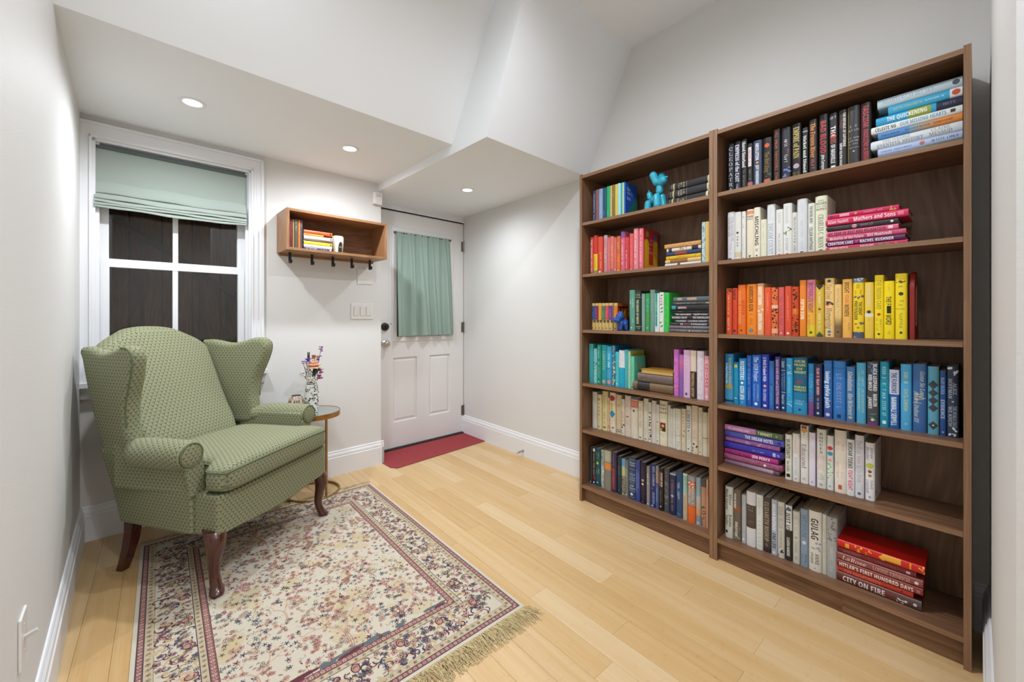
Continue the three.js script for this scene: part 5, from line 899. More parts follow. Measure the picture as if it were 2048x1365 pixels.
{
  const t = thing('toggle_switch', 'white toggle switch plate low on the long wall', 'switch', toWorld(XL, 0.345, 1.445), SKEW + Math.PI / 2);
  mesh('plate', rbx(-0.036, 0.036, 0, 0.118, 0, 0.006, 0.0028, 2), M.plate, t);
  mesh('toggle', rbx(-0.005, 0.005, -0.004, 0.004, 0, 0.024, 0.002, 2).rotateX(-0.35).translate(0, 0.060, 0.004), M.plateEdge, t);
  for (const y of [0.03, 0.09]) mesh('screw', new THREE.CylinderGeometry(0.003, 0.003, 0.001, 12).rotateX(Math.PI / 2).translate(0, y, 0.0063), M.plateEdge, t);
}
{
  const t = thing('door_stop', 'small metal spring door stop on the baseboard', 'door stop', [XR - 0.018, 0.045, -2.428], -Math.PI / 2);
  const pts = []; for (let i = 0; i <= 160; i++) { const a = i / 160 * Math.PI * 2 * 13; pts.push([0.0062 * Math.cos(a), 0.0062 * Math.sin(a) - 0.004 * (i / 160) ** 2, 0.004 + 0.058 * i / 160]); }
  mesh('spring', tube(pts, 0.0012, 320, 5), M.nickel, t);
  mesh('mount', new THREE.CylinderGeometry(0.009, 0.011, 0.005, 20).rotateX(Math.PI / 2).translate(0, 0, 0.0025), M.nickel, t);
  mesh('tip', new THREE.CylinderGeometry(0.008, 0.0075, 0.012, 18).rotateX(Math.PI / 2).translate(0, -0.004, 0.068), M.plateEdge, t);
}

// ---------------------------------------------------------------- cloth: roman shade and door curtain
const weave = dataTex(128, 128, (u, v, x, y) => { const n = 150 + 34 * Math.sin(x * Math.PI / 2) * Math.sin(y * Math.PI / 2) + 40 * noise.noise(x * 0.4, y * 0.08, 3) + 40 * noise.noise(x * 0.08, y * 0.4, 6); return [n, n, n]; }, false);
weave.repeat.set(18, 18);
const sage = phys({ color: lin('#9ca79f'), roughness: 0.86, bumpMap: weave, bumpScale: 0.0004, sheen: 0.15, side: THREE.DoubleSide });
const sageCurtain = sage.clone(); sageCurtain.color = lin('#96aba1');
const sageDark = std({ color: lin('#54625f'), roughness: 0.8 });
function sheet(nu, nv, fn, th) {                          // a cloth with thickness; fn(u, v) gives [x, y, z]
  const g = new THREE.PlaneGeometry(1, 1, nu, nv), p = g.attributes.position, uv = g.attributes.uv;
  for (let i = 0; i < p.count; i++) { const q = fn(p.getX(i) + 0.5, p.getY(i) + 0.5); p.setXYZ(i, ...q); uv.setXY(i, q[0], q[1]); }
  g.computeVertexNormals();
  const b = g.clone(), pb = b.attributes.position, nb = b.attributes.normal;
  for (let i = 0; i < pb.count; i++) pb.setXYZ(i, pb.getX(i) - nb.getX(i) * th, pb.getY(i) - nb.getY(i) * th, pb.getZ(i) - nb.getZ(i) * th);
  const ix = b.index.array; for (let i = 0; i < ix.length; i += 3) { const k = ix[i]; ix[i] = ix[i + 1]; ix[i + 1] = k; } b.computeVertexNormals();
  // rim so that the cloth is closed
  const rim = [], w = nu + 1, at = (a, i) => [a.attributes.position.getX(i), a.attributes.position.getY(i), a.attributes.position.getZ(i)];
  const edge = []; for (let i = 0; i < nu; i++) edge.push([i, i + 1], [nv * w + i + 1, nv * w + i]); for (let j = 0; j < nv; j++) edge.push([(j + 1) * w, j * w], [j * w + nu, (j + 1) * w + nu]);
  for (const [a, c] of edge) rim.push(...at(g, a), ...at(g, c), ...at(b, c), ...at(g, a), ...at(b, c), ...at(b, a));
  const r = new THREE.BufferGeometry(); r.setAttribute('position', new THREE.Float32BufferAttribute(rim, 3)); r.setAttribute('uv', new THREE.Float32BufferAttribute(new Float32Array(rim.length / 3 * 2), 2)); r.computeVertexNormals();
  return merge([g, b, r]);
}
{
  const SX0 = -0.137, SX1 = 0.536, t = thing('roman_shade', 'sage green roman shade pulled halfway up the window', 'window shade', toWorld((SX0 + SX1) / 2, 1.70, WD + 0.03), SKEW), hw = (SX1 - SX0) / 2;
  const wav = (u, s) => 0.0025 * Math.sin(u * 7 + s) + 0.0018 * Math.sin(u * 17 + s * 2.3);
  mesh('head_rail', bx(-hw, hw, 0.318, 0.333, -0.012, 0.018), sageDark, t);
  mesh('panel', sheet(40, 16, (u, v) => [-hw + u * 2 * hw, 0.118 + v * 0.214, 0.010 + wav(u, 1) * (1 - v) + 0.004 * Math.sin(v * 3.1)], 0.0016), sage, t);
  // stacked folds, each a soft roll hanging in front of the one above
  [[0.080, 0.150, 0.024], [0.052, 0.092, 0.029], [0.036, 0.064, 0.031], [0.022, 0.048, 0.032], [0.006, 0.034, 0.032]].forEach(([a, b, o], k) => {
    const sag = (u) => -0.004 * k * Math.sin(u * Math.PI) * 0.3 + wav(u, k * 1.7);
    mesh('fold', sheet(40, 14, (u, v) => { const q = (1 - v) * 1.0; const y = b + (a - b) * Math.min(1, q * 1.12) + (q > 0.9 ? 0.006 * (q - 0.9) / 0.1 : 0) + sag(u); const z = o - 0.014 * Math.pow(1 - q, 2) + 0.006 * Math.sin(q * 2.6) - (q > 0.9 ? 0.02 * (q - 0.9) / 0.1 : 0); return [-hw + 0.005 + u * (2 * hw - 0.008), y, z]; }, 0.0016), sage, t);
  });
}
{
  const CX0 = 1.650, CX1 = 2.250, Y0 = 0.972, Y1 = 1.872, t = thing('door_curtain', 'gathered sage green curtain over the door window', 'curtain', toWorld(1.95, Y0, DOOR_D), SKEW), L = Y1 - Y0;
  mesh('rod', merge([new THREE.CylinderGeometry(0.006, 0.006, 0.575, 12).rotateZ(Math.PI / 2).translate(-0.018, L - 0.008, 0.020), bx(-0.31, -0.298, L - 0.016, L, 0.004, 0.024), bx(0.262, 0.274, L - 0.016, L, 0.004, 0.024)]), sageDark, t);
  mesh('cloth', sheet(150, 40, (u, v) => {
    const top = v, x0 = -0.296, x1t = 0.262, x1b = 0.302, x1 = x1b + (x1t - x1b) * v;
    const s = u + 0.018 * Math.sin(u * 21) + 0.01 * Math.sin(v * 4 + u * 9);
    const big = 0.5 + 0.5 * Math.sin(s * 6.283 * 4.6 + 0.8 + 0.5 * Math.sin(v * 2.4)), mid = Math.sin(s * 6.283 * 9.1 + 2 + v * 1.2), fine = Math.sin(s * 6.283 * 27 + 1.3);
    const gather = Math.pow(top, 10);
    const z = 0.020 + (0.046 * Math.pow(big, 0.8) * (0.4 + 0.6 * (1 - v)) + 0.009 * mid) * (1 - gather * 0.75) + 0.004 * fine * Math.pow(top, 5) + (v > 0.975 ? 0.002 : 0);
    return [x0 + u * (x1 - x0), v * L + 0.004 * Math.sin(s * 30) * (1 - v) * 0.6, z + 0.002];
  }, 0.0014), sageCurtain, t);
}

// ---------------------------------------------------------------- door mat
{
  const t = thing('door_mat', 'red ribbed runner mat in front of the entry door', 'mat', [0, 0, 0]);
  const mt = dataTex(256, 256, (u, v, x, y) => { const n = noise.noise(x * 0.05, y * 0.05, 2) * 0.5 + noise.noise(x * 0.4, y * 0.4, 4) * 0.4, k = (y % 8 < 4 ? 8 : -8); const b = [158, 48, 52]; return b.map((c) => Math.max(0, c + k + n * 26)); });
  mt.repeat.set(5, 5);
  const s = new THREE.Shape(V2([[1.430, 2.838], [1.462, 2.792], [2.368, 2.850], [2.372, 3.172], [1.430, 3.172]].map(([x, d]) => { const w = toWorld(x, 0, d); return [w[0], w[2]]; })));
  const pad_ = new THREE.ExtrudeGeometry(s, { depth: 0.003, bevelEnabled: true, bevelThickness: 0.0015, bevelSize: 0.004, bevelSegments: 2 }).rotateX(Math.PI / 2).translate(0, 0.0048, 0);
  // ribs are real ridges running across the mat
  const ribs = []; for (let d = 2.868; d < 3.165; d += 0.0085) { const a = toWorld(1.445, 0, d), b = toWorld(2.355, 0, d); const g = new THREE.CylinderGeometry(0.0026, 0.0026, Math.hypot(b[0] - a[0], b[2] - a[2]), 5, 1).rotateZ(Math.PI / 2).rotateY(SKEW).translate((a[0] + b[0]) / 2, 0.0042, (a[2] + b[2]) / 2); ribs.push(g); }
  mesh('backing', pad_, std({ color: lin('#93353a'), roughness: 0.85 }), t);
  const rb = mesh('ribs', merge(ribs), std({ map: mt, roughness: 0.95 }), t); rb.userData.kind = 'stuff';
}

// ---------------------------------------------------------------- rug
const RUG = { x0: -0.078, x1: 1.076, d0: 1.166, d1: 2.716, th: 0.005 };
{
  const rw = RUG.x1 - RUG.x0, rl = RUG.d1 - RUG.d0, PW = 1520, PH = 2042, K = PW / rw, cv = canvas(PW, PH), c = cv.getContext('2d');
  reseed(404);
  c.fillStyle = '#ded6c6'; c.fillRect(0, 0, PW, PH);
  const rect = (m, col) => { c.fillStyle = col; c.fillRect(m * K, m * K, PW - 2 * m * K, PH - 2 * m * K); };
  const line = (m, col, w) => { c.strokeStyle = col; c.lineWidth = w * K; c.strokeRect(m * K, m * K, PW - 2 * m * K, PH - 2 * m * K); };
  const NAVY = '#35324c', WINE = '#6b3440', ROSE = '#b58a82', SALM = '#c49a84', BEIGE = '#cfc0a2', CREAM = '#dcd4c4', OLIVE = '#968b68', SLATE = '#687378';
  function flower(x, y, r, petal, heart, out) { for (let i = 0; i < 5; i++) { const a = i * 1.2566 + r; c.fillStyle = petal; c.beginPath(); c.ellipse(x + Math.cos(a) * r * 0.58, y + Math.sin(a) * r * 0.58, r * 0.46, r * 0.34, a, 0, 6.3); c.fill(); if (out) { c.strokeStyle = out; c.lineWidth = 1.6; c.stroke(); } } c.fillStyle = heart; c.beginPath(); c.arc(x, y, r * 0.26, 0, 6.3); c.fill(); }
  function star(x, y, r, col) { c.strokeStyle = col; c.lineWidth = r * 0.34; for (let i = 0; i < 5; i++) { const a = i * 1.2566 + x; c.beginPath(); c.moveTo(x, y); c.lineTo(x + Math.cos(a) * r, y + Math.sin(a) * r); c.stroke(); } }
  function leaf(x, y, l, a, col) { c.fillStyle = col; c.beginPath(); c.moveTo(x, y); c.quadraticCurveTo(x + Math.cos(a - 0.6) * l * 0.6, y + Math.sin(a - 0.6) * l * 0.6, x + Math.cos(a) * l, y + Math.sin(a) * l); c.quadraticCurveTo(x + Math.cos(a + 0.6) * l * 0.6, y + Math.sin(a + 0.6) * l * 0.6, x, y); c.fill(); }
  function curl(x, y, r, a, col, w) { c.strokeStyle = col; c.lineWidth = w; c.beginPath(); c.arc(x, y, r, a, a + rr(2.4, 4.2)); c.stroke(); }
  const ring = (m0, m1, step, fn) => { const mm = (m0 + m1) / 2, w = m1 - m0; for (const [ax, ay, bx_, by] of [[mm, mm, rw - mm, mm], [rw - mm, mm, rw - mm, rl - mm], [rw - mm, rl - mm, mm, rl - mm], [mm, rl - mm, mm, mm]]) { const L = Math.hypot(bx_ - ax, by - ay), n = Math.round(L / step); for (let i = 0; i < n; i++) { const t = (i + 0.5) / n; fn((ax + (bx_ - ax) * t) * K, (ay + (by - ay) * t) * K, w * K, Math.atan2(by - ay, bx_ - ax), i); } } };
  const B = [0.014, 0.032, 0.058, 0.172, 0.194, 0.216];
  rect(B[0], '#945f5c'); line(B[0], NAVY, 0.0028);
  ring(B[0], B[1], 0.017, (x, y, w, a, i) => { flower(x, y, w * 0.36, i % 2 ? '#c89c94' : '#d4b8aa', NAVY); leaf(x + Math.cos(a) * w * 0.4, y + Math.sin(a) * w * 0.4, w * 0.4, a + 1, WINE); });
  rect(B[1], BEIGE); line(B[1], NAVY, 0.0024);
  ring(B[1], B[2], 0.026, (x, y, w, a, i) => { curl(x, y, w * 0.27, a + i, OLIVE, 3); star(x, y, w * 0.24, i % 2 ? WINE : SLATE); leaf(x + Math.cos(a) * w * 0.5, y + Math.sin(a) * w * 0.5, w * 0.3, a + 2, SALM); });
  rect(B[2], CREAM); line(B[2], OLIVE, 0.0018);
  ring(B[2], B[3], 0.052, (x, y, w, a, i) => { // main border: dense scrolling sprays
    const px = -Math.sin(a), py = Math.cos(a);
    for (let k = 0; k < 5; k++) leaf(x + px * rr(-0.4, 0.4) * w + Math.cos(a) * rr(-0.03, 0.03) * K, y + py * rr(-0.4, 0.4) * w + Math.sin(a) * rr(-0.03, 0.03) * K, rr(34, 60), rr(0, 6.3), ['#cfbd90', '#d2b49c', '#c8ba94'][k % 3]);
    for (let k = 0; k < 24; k++) { const o = rr(-0.45, 0.45) * w, e = rr(-0.030, 0.030) * K, X = x + px * o + Math.cos(a) * e, Y = y + py * o + Math.sin(a) * e, q = rnd();
      if (q < 0.22) leaf(X, Y, rr(18, 40), rr(0, 6.3), [SALM, BEIGE, '#cdb07c', ROSE][k % 4]); else if (q < 0.46) curl(X, Y, rr(8, 18), rr(0, 6.3), [NAVY, WINE, NAVY, '#4a3a58', SLATE][k % 5], rr(4, 7)); else if (q < 0.68) flower(X, Y, rr(10, 17), [ROSE, '#dcb4a4', '#c8b890', SLATE][k % 4], NAVY, k % 2 ? WINE : NAVY); else if (q < 0.86) star(X, Y, rr(8, 14), [NAVY, WINE, SLATE][k % 3]); else leaf(X, Y, rr(14, 28), rr(0, 6.3), [NAVY, WINE, OLIVE][k % 3]); }
    if (i % 3 === 0) { const ox = x + px * w * 0.30, oy = y + py * w * 0.30; c.fillStyle = SALM; c.beginPath(); c.ellipse(ox, oy, 17, 23, a, 0, 6.3); c.fill(); c.strokeStyle = WINE; c.lineWidth = 5; c.stroke(); curl(ox, oy, 9, a, NAVY, 4); curl(x - px * w * 0.36, y - py * w * 0.36, 20, a + 1, WINE, 5); }
  });
  rect(B[3], BEIGE); line(B[3], NAVY, 0.0024);
  ring(B[3], B[4], 0.026, (x, y, w, a, i) => { curl(x, y, w * 0.27, a + i, OLIVE, 3); star(x, y, w * 0.24, i % 2 ? WINE : SLATE); leaf(x + Math.cos(a) * w * 0.5, y + Math.sin(a) * w * 0.5, w * 0.3, a + 2, SALM); });
  rect(B[4], '#945f5c'); line(B[4], NAVY, 0.0024);
  ring(B[4], B[5], 0.017, (x, y, w, a, i) => { flower(x, y, w * 0.34, i % 2 ? '#c89c94' : '#d4b8aa', NAVY); leaf(x + Math.cos(a) * w * 0.4, y + Math.sin(a) * w * 0.4, w * 0.36, a + 1, WINE); });
  rect(B[5], CREAM); line(B[5], NAVY, 0.0018);
  // field: flowering trees on cream ground
  c.save(); c.beginPath(); c.rect(B[5] * K, B[5] * K, PW - 2 * B[5] * K, PH - 2 * B[5] * K); c.clip();
  const fx0 = B[5] * K, fw = PW - 2 * fx0, fy0 = B[5] * K, fh = PH - 2 * fy0;
  for (let i = 0; i < 70; i++) { c.fillStyle = '#cdb988'; c.globalAlpha = 0.42; c.beginPath(); c.ellipse(fx0 + rnd() * fw, fy0 + rnd() * fh, rr(24, 80), rr(14, 46), rr(0, 3.1), 0, 6.3); c.fill(); } c.globalAlpha = 1;
  function tree(x, y, h, col) {
    c.strokeStyle = col; c.lineCap = 'round';
    const br = (x0, y0, a, l, w) => { if (w < 1.6) return; const x1 = x0 + Math.cos(a) * l, y1 = y0 + Math.sin(a) * l; c.strokeStyle = '#c88c72'; c.lineWidth = w; c.beginPath(); c.moveTo(x0, y0); c.quadraticCurveTo(x0 + Math.cos(a + 0.3) * l * 0.5, y0 + Math.sin(a + 0.3) * l * 0.5, x1, y1); c.stroke(); c.strokeStyle = CREAM; c.lineWidth = w * 0.4; c.stroke(); br(x1, y1, a - rr(0.3, 0.9), l * 0.74, w * 0.66); br(x1, y1, a + rr(0.3, 0.9), l * 0.74, w * 0.66); };
    br(x, y, -Math.PI / 2, h, h * 0.12);
  }
  for (const [u, v, h] of [[0.5, 0.98, 120], [0.12, 0.96, 84], [0.88, 0.95, 96], [0.3, 0.72, 70], [0.72, 0.66, 80], [0.5, 0.5, 70], [0.16, 0.44, 64], [0.84, 0.36, 70], [0.4, 0.24, 60], [0.7, 0.14, 50]]) tree(fx0 + u * fw, fy0 + v * fh, h);
  for (let i = 0; i < 150; i++) {                        // clusters of blossoms
    const X = fx0 + rnd() * fw, Y = fy0 + rnd() * fh, kind = i % 4, n = 3 + Math.floor(rnd() * 6);
    for (let k = 0; k < n; k++) { const a = rr(0, 6.3), r = rr(0, 46); const x = X + Math.cos(a) * r, y = Y + Math.sin(a) * r; if (kind === 0) flower(x, y, rr(10, 15), '#d8b6a6', NAVY, '#9c625c'); else if (kind === 1) flower(x, y, rr(9, 14), '#d6cab4', SLATE, '#92605a'); else if (kind === 2) star(x, y, rr(8, 13), [SLATE, NAVY, '#6a7468'][k % 3]); else flower(x, y, rr(10, 14), '#c49e88', WINE, '#865452'); }
  }
  for (let i = 0; i < 2000; i++) { const X = fx0 + rnd() * fw, Y = fy0 + rnd() * fh, q = rnd(); if (q < 0.34) leaf(X, Y, rr(10, 22), rr(0, 6.3), [WINE, '#8a6a48', SLATE, OLIVE, '#a86a5c'][i % 5]); else if (q < 0.62) star(X, Y, rr(7, 13), [SLATE, NAVY, WINE, OLIVE][i % 4]); else if (q < 0.86) flower(X, Y, rr(7, 12), ['#cda598', '#dcd0b4', '#c99a86'][i % 3], [NAVY, WINE, SLATE][i % 3], i % 2 ? '#a8605c' : null); else curl(X, Y, rr(6, 14), rr(0, 6.3), ['#b8806c', OLIVE, '#a86a5c'][i % 3], 2.4); }
  for (let i = 0; i < 26; i++) { const x = fx0 + rnd() * fw; c.fillStyle = i % 2 ? WINE : SLATE; c.beginPath(); c.ellipse(x, fy0 + fh - rr(2, 22), rr(20, 50), rr(6, 14), 0, 0, 6.3); c.fill(); }
  c.restore();
  // wool grain
  const im = c.getImageData(0, 0, PW, PH), dd = im.data; for (let i = 0; i < dd.length; i += 4) { const n = ((i / 4) % 2 ? 3 : -3) + (rnd() - 0.5) * 26; dd[i] += n; dd[i + 1] += n; dd[i + 2] += n * 0.9; } c.putImageData(im, 0, 0);
  const t = thing('area_rug', 'cream floral oriental rug with red guard borders and fringe', 'rug', [(RUG.x0 + RUG.x1) / 2, 0, -(RUG.d0 + RUG.d1) / 2]);
  const rt = tex(cv); rt.wrapS = rt.wrapT = THREE.ClampToEdgeWrapping;
  const rugMat = std({ map: rt, color: lin('#e2dfdb'), roughness: 0.96 });
  const g = new THREE.BoxGeometry(rw, RUG.th, rl, 40, 1, 50), p = g.attributes.position, nn = g.attributes.normal, uv = g.attributes.uv;
  for (let i = 0; i < p.count; i++) { uv.setXY(i, p.getX(i) / rw + 0.5, 0.5 - p.getZ(i) / rl); if (p.getY(i) > 0 && nn.getY(i) >= -1) { const e = Math.min(1, (rw / 2 - Math.abs(p.getX(i))) * 30, (rl / 2 - Math.abs(p.getZ(i))) * 30); p.setY(i, p.getY(i) + 0.0012 * e * (0.5 + 0.5 * noise.noise(p.getX(i) * 5, p.getZ(i) * 5, 3))); } }
  g.computeVertexNormals(); g.translate(0, RUG.th / 2 + 0.0004, 0);
  mesh('pile', g, rugMat, t);
  const fringeMat = std({ color: lin('#d3bf92'), roughness: 1 });
  for (const s of [1, -1]) {                              // strands at both ends
    const P = [], I = []; reseed(s > 0 ? 61 : 62);
    for (let i = 0; i < 1500; i++) {
      const near = s > 0, u = i / 1500, x = -rw / 2 + u * rw + rr(-0.004, 0.004), len = near ? rr(0.04, 0.095) : rr(0.02, 0.05), clump = noise.noise(u * 26, s, 2) * 0.05, dx = clump + rr(-0.018, 0.018) + (near && u > 0.97 ? rr(0.0, 0.05) : 0), lift = rr(0.001, 0.007), w = 0.0009;
      const pts = [[x, 0.003, 0], [x + dx * 0.4 + rr(-0.004, 0.004), 0.004 + lift, len * 0.4], [x + dx * 0.8 + rr(-0.006, 0.006), 0.002 + lift * 0.8, len * 0.75], [x + dx + rr(-0.008, 0.008), 0.0012, len]];
      const b = P.length / 3;
      pts.forEach(([a, y, z]) => { P.push(a - w, y, s * (rl / 2 + z), a + w, y, s * (rl / 2 + z), a, y + w * 1.5, s * (rl / 2 + z)); });
      for (let k = 0; k < 3; k++) { const o = b + k * 3; for (const [m, n2] of [[0, 1], [1, 2], [2, 0]]) I.push(o + m, o + n2, o + 3 + n2, o + m, o + 3 + n2, o + 3 + m); }
    }
    const fg = new THREE.BufferGeometry(); fg.setAttribute('position', new THREE.Float32BufferAttribute(P, 3)); fg.setAttribute('uv', new THREE.Float32BufferAttribute(new Float32Array(P.length / 3 * 2), 2)); fg.setIndex(I); fg.computeVertexNormals();
    const fm = mesh('fringe', fg, fringeMat, t); fm.userData.kind = 'stuff';
  }
}

// ---------------------------------------------------------------- wing chair
{
  // fabric: small pointed scales, olive on dark green, 20 x 28 mm repeat
  const FW = 240, FH = 340, fc = canvas(FW, FH), c = fc.getContext('2d'); reseed(99);
  c.fillStyle = '#4d5941'; c.fillRect(0, 0, FW, FH);
  const scale = (x, y) => {
    c.beginPath(); c.moveTo(x, y - 112); c.bezierCurveTo(x + 30, y - 92, x + 116, y - 30, x + 113, y + 34); c.bezierCurveTo(x + 108, y + 84, x + 40, y + 66, x, y + 104); c.bezierCurveTo(x - 40, y + 66, x - 108, y + 84, x - 113, y + 34); c.bezierCurveTo(x - 116, y - 30, x - 30, y - 92, x, y - 112); c.fillStyle = '#8f8f70'; c.fill();
    for (let k = 0; k < 9; k++) { const a = -Math.PI / 2 + (k - 4) * 0.34; c.strokeStyle = k % 2 ? '#767a5b' : '#a09f80'; c.lineWidth = 9; c.beginPath(); c.moveTo(x + Math.cos(a) * 22, y + 44 + Math.sin(a) * 26); c.lineTo(x + Math.cos(a) * 78, y + 44 + Math.sin(a) * 104); c.stroke(); }
    c.fillStyle = '#5f6a50'; for (const [dx, dy] of [[0, 56], [-26, 34], [26, 34], [0, 20], [-52, 46], [52, 46]]) { c.beginPath(); c.ellipse(x + dx, y + dy, 8, 11, 0, 0, 6.3); c.fill(); }
  };
  for (const [x, y] of [[120, 85], [0, 255], [240, 255], [120, 425], [0, -85], [240, -85]]) scale(x, y);
  const im = c.getImageData(0, 0, FW, FH), dd = im.data; for (let i = 0; i < dd.length; i += 4) { const n = (rnd() - 0.5) * 30 + ((Math.floor(i / 4 / FW) % 6) < 3 ? 5 : -5); dd[i] += n; dd[i + 1] += n; dd[i + 2] += n; } c.putImageData(im, 0, 0);
  const ft = tex(fc); ft.repeat.set(1 / 0.0195, 1 / 0.0285);
  const bumpT = weave.clone(); bumpT.repeat.set(60, 60); bumpT.needsUpdate = true;
  const fabric = phys({ map: ft, roughness: 0.88, bumpMap: bumpT, bumpScale: 0.0003, sheen: 0.25, sheenRoughness: 0.6, sheenColor: lin('#b8bc98') });
  const welt = std({ color: lin('#626b4d'), roughness: 0.9 });
  const mahog = phys({ map: wood('#5c2a18', '#34140b', 256, 512, 5.5, 16, 3, 0.12, 0.4), roughness: 0.24, clearcoat: 0.5, clearcoatRoughness: 0.15 });
  const t = thing('wing_chair', 'green patterned upholstered wing armchair with cabriole legs on the rug', 'armchair', [0.4245, 0.0055, -2.2545], 0.672);
  // local: x across, y up, z towards the front (0 = front legs)
  const halfW = (z) => 0.345 + 0.10 * Math.min(0, z + 0.05) * 1.1;   // plan tapers to the back
  // seat frame with wavy lower edge
  const plan = smoothPlan([[-0.345, 0.030], [0.345, 0.030], [0.283, -0.545], [-0.283, -0.545]], 0.022);
  const frame = pad(plan, 0.180, 0.010, (v) => { const x = v.x, z = v.y, y = v.z; let q = 0.222 + y; if (y < 0.03) { const f = 1 - y / 0.03, onFront = z > 0, u = onFront ? x / 0.345 : (z + 0.26) / 0.29; q += f * (0.026 * Math.cos(u * Math.PI) * -0.5 + 0.006); } v.set(x, q, z); }, 0.03);
  mesh('seat_frame', frame, fabric, t);
  // T cushion, crowned
  const crown = (x, z) => 0.026 * Math.max(0, 1 - Math.pow(x / 0.34, 4)) * Math.max(0, 1 - Math.pow((z + 0.2) / 0.30, 4));
  {                                                       // cushion as one smooth pillow grid, wide in front of the arms and narrower between them
    const NU = 60, NV = 56, P = [], I = [], hw = (z) => 0.280 + 0.060 * (1 / (1 + Math.exp(-(z + 0.062) / 0.008))), ed = (e) => Math.pow(Math.max(0, 1 - Math.pow(Math.abs(e), 16)), 0.30);
    const map = (k) => Math.sin(k * Math.PI / 2) * 0.55 + k * 0.45;
    for (const top of [1, -1]) for (let j = 0; j <= NV; j++) for (let i = 0; i <= NU; i++) {
      const u = map(i / NU * 2 - 1), v = map(j / NV * 2 - 1), z0 = -0.206 + v * 0.266, r = 1 - 0.10 * Math.pow(Math.abs(v), 12) * Math.pow(Math.abs(u), 12);
      const x = u * hw(z0) * r, z = -0.206 + v * 0.266 * r, e = ed(u) * ed(v);
      P.push(x, 0.459 + top * 0.054 * e + (top > 0 ? crown(x, z) * e : 0), z);
    }
    const o2 = (NU + 1) * (NV + 1);
    for (let j = 0; j < NV; j++) for (let i = 0; i < NU; i++) { const a = j * (NU + 1) + i, b = a + NU + 1; I.push(a, b, a + 1, a + 1, b, b + 1, o2 + a, o2 + a + 1, o2 + b, o2 + a + 1, o2 + b + 1, o2 + b); }
    let g = new THREE.BufferGeometry(); g.setAttribute('position', new THREE.Float32BufferAttribute(P, 3)); g.setIndex(I); g = mergeVertices(g, 1e-5); g.computeVertexNormals();
    mesh('seat_cushion', cubeUV(g), fabric, t);
    const at = (u, v, top) => { const r = 1 - 0.10 * Math.pow(Math.abs(v), 12) * Math.pow(Math.abs(u), 12), z0 = -0.206 + v * 0.266, x = u * hw(z0) * r, z = -0.206 + v * 0.266 * r, e = ed(u) * ed(v); return [x, 0.459 + top * 0.054 * e + (top > 0 ? crown(x, z) * e : 0), z]; };
    for (const top of [1, -1]) {
      const q = [], m = 0.985, n = 44; for (let k = 0; k < n; k++) q.push([-m + 2 * m * k / n, m]); for (let k = 0; k < n; k++) q.push([m, m - 2 * m * k / n]); for (let k = 0; k < n; k++) q.push([m - 2 * m * k / n, -m]); for (let k = 0; k < n; k++) q.push([-m, -m + 2 * m * k / n]);
      mesh('welt', tube(q.map(([u, v]) => at(u, v, top)), 0.0038, 420, 6, true), welt, t);
    }
  }
  // back: arched pad, raked
  const backShape = new THREE.Shape(); backShape.moveTo(-0.232, 0.44); backShape.lineTo(0.232, 0.44); backShape.bezierCurveTo(0.245, 0.62, 0.262, 0.82, 0.268, 0.955); backShape.bezierCurveTo(0.255, 1.005, 0.185, 1.030, 0.120, 1.068); backShape.bezierCurveTo(0.06, 1.092, -0.06, 1.092, -0.120, 1.068); backShape.bezierCurveTo(-0.185, 1.030, -0.255, 1.005, -0.268, 0.955); backShape.bezierCurveTo(-0.262, 0.82, -0.245, 0.62, -0.232, 0.44);
  const rake = (y) => -0.452 - (y - 0.49) * 0.48;
  mesh('back_cushion', pad(backShape, 0.085, 0.030, (v) => { const x = v.x, y = v.y, z = v.z; const cr = z > 0.04 ? 0.030 * Math.max(0, 1 - Math.pow(x / 0.27, 2)) * Math.max(0, 1 - Math.pow((y - 0.74) / 0.36, 4)) + 0.014 * Math.exp(-Math.pow((y - 0.56) / 0.09, 2)) : 0; v.set(x, y, rake(y) - 0.085 + z + cr); }, 0.028), fabric, t);
  // outside back
  const ob = new THREE.Shape(V2([[-0.275, 0.24], [0.275, 0.24], [0.280, 0.95], [0.20, 1.01], [0, 1.055], [-0.20, 1.01], [-0.280, 0.95]]));
  mesh('outside_back', pad(ob, 0.03, 0.008, (v) => { v.set(v.x, v.y, rake(v.y) - 0.098 + v.z + (v.y < 0.49 ? (0.49 - v.y) * -0.36 : 0)); }, 0.05), fabric, t);
  for (const s of [-1, 1]) {
    // wing: outline in (z, y), thickness across, leaning outward to the front
    const wing = smoothShape([[-0.480, 0.515], [-0.398, 0.530], [-0.404, 0.610], [-0.412, 0.690], [-0.402, 0.780], [-0.366, 0.875], [-0.345, 0.955], [-0.362, 1.002], [-0.420, 1.013], [-0.500, 0.990], [-0.575, 0.982], [-0.655, 0.998], [-0.705, 1.000], [-0.730, 0.975], [-0.662, 0.78], [-0.600, 0.60], [-0.575, 0.530]]);
    const wx = (z, y) => 0.288 + 0.058 * Math.min(1, Math.max(0, (z + 0.74) / 0.38)) * (0.62 + 0.5 * Math.max(0, y - 0.55) / 0.45);
    mesh('wing', pad(wing, 0.068, 0.026, (v) => { const z = v.x, y = v.y, th = v.z - 0.034; const f = (z + 0.72) / 0.38; const puff = 0.008 * Math.max(0, 1 - Math.pow((y - 0.8) / 0.22, 2)) * Math.max(0, 1 - Math.pow((z + 0.53) / 0.19, 2)); v.set(s * (wx(z, y) + th * (0.8 + 0.2 * f) + (th > 0 ? puff : -puff)), y, z); }, 0.026), fabric, t);
    const wp = wing.getPoints(3).filter((q, k) => k % 4 === 0).map((q) => { const z = -0.55 + (q.x + 0.55) * 0.955, y = 0.78 + (q.y - 0.78) * 0.968; return [s * (wx(z, y) + 0.0295), y, z]; }).filter((q) => q[2] > -0.47 && q[1] > 0.63);
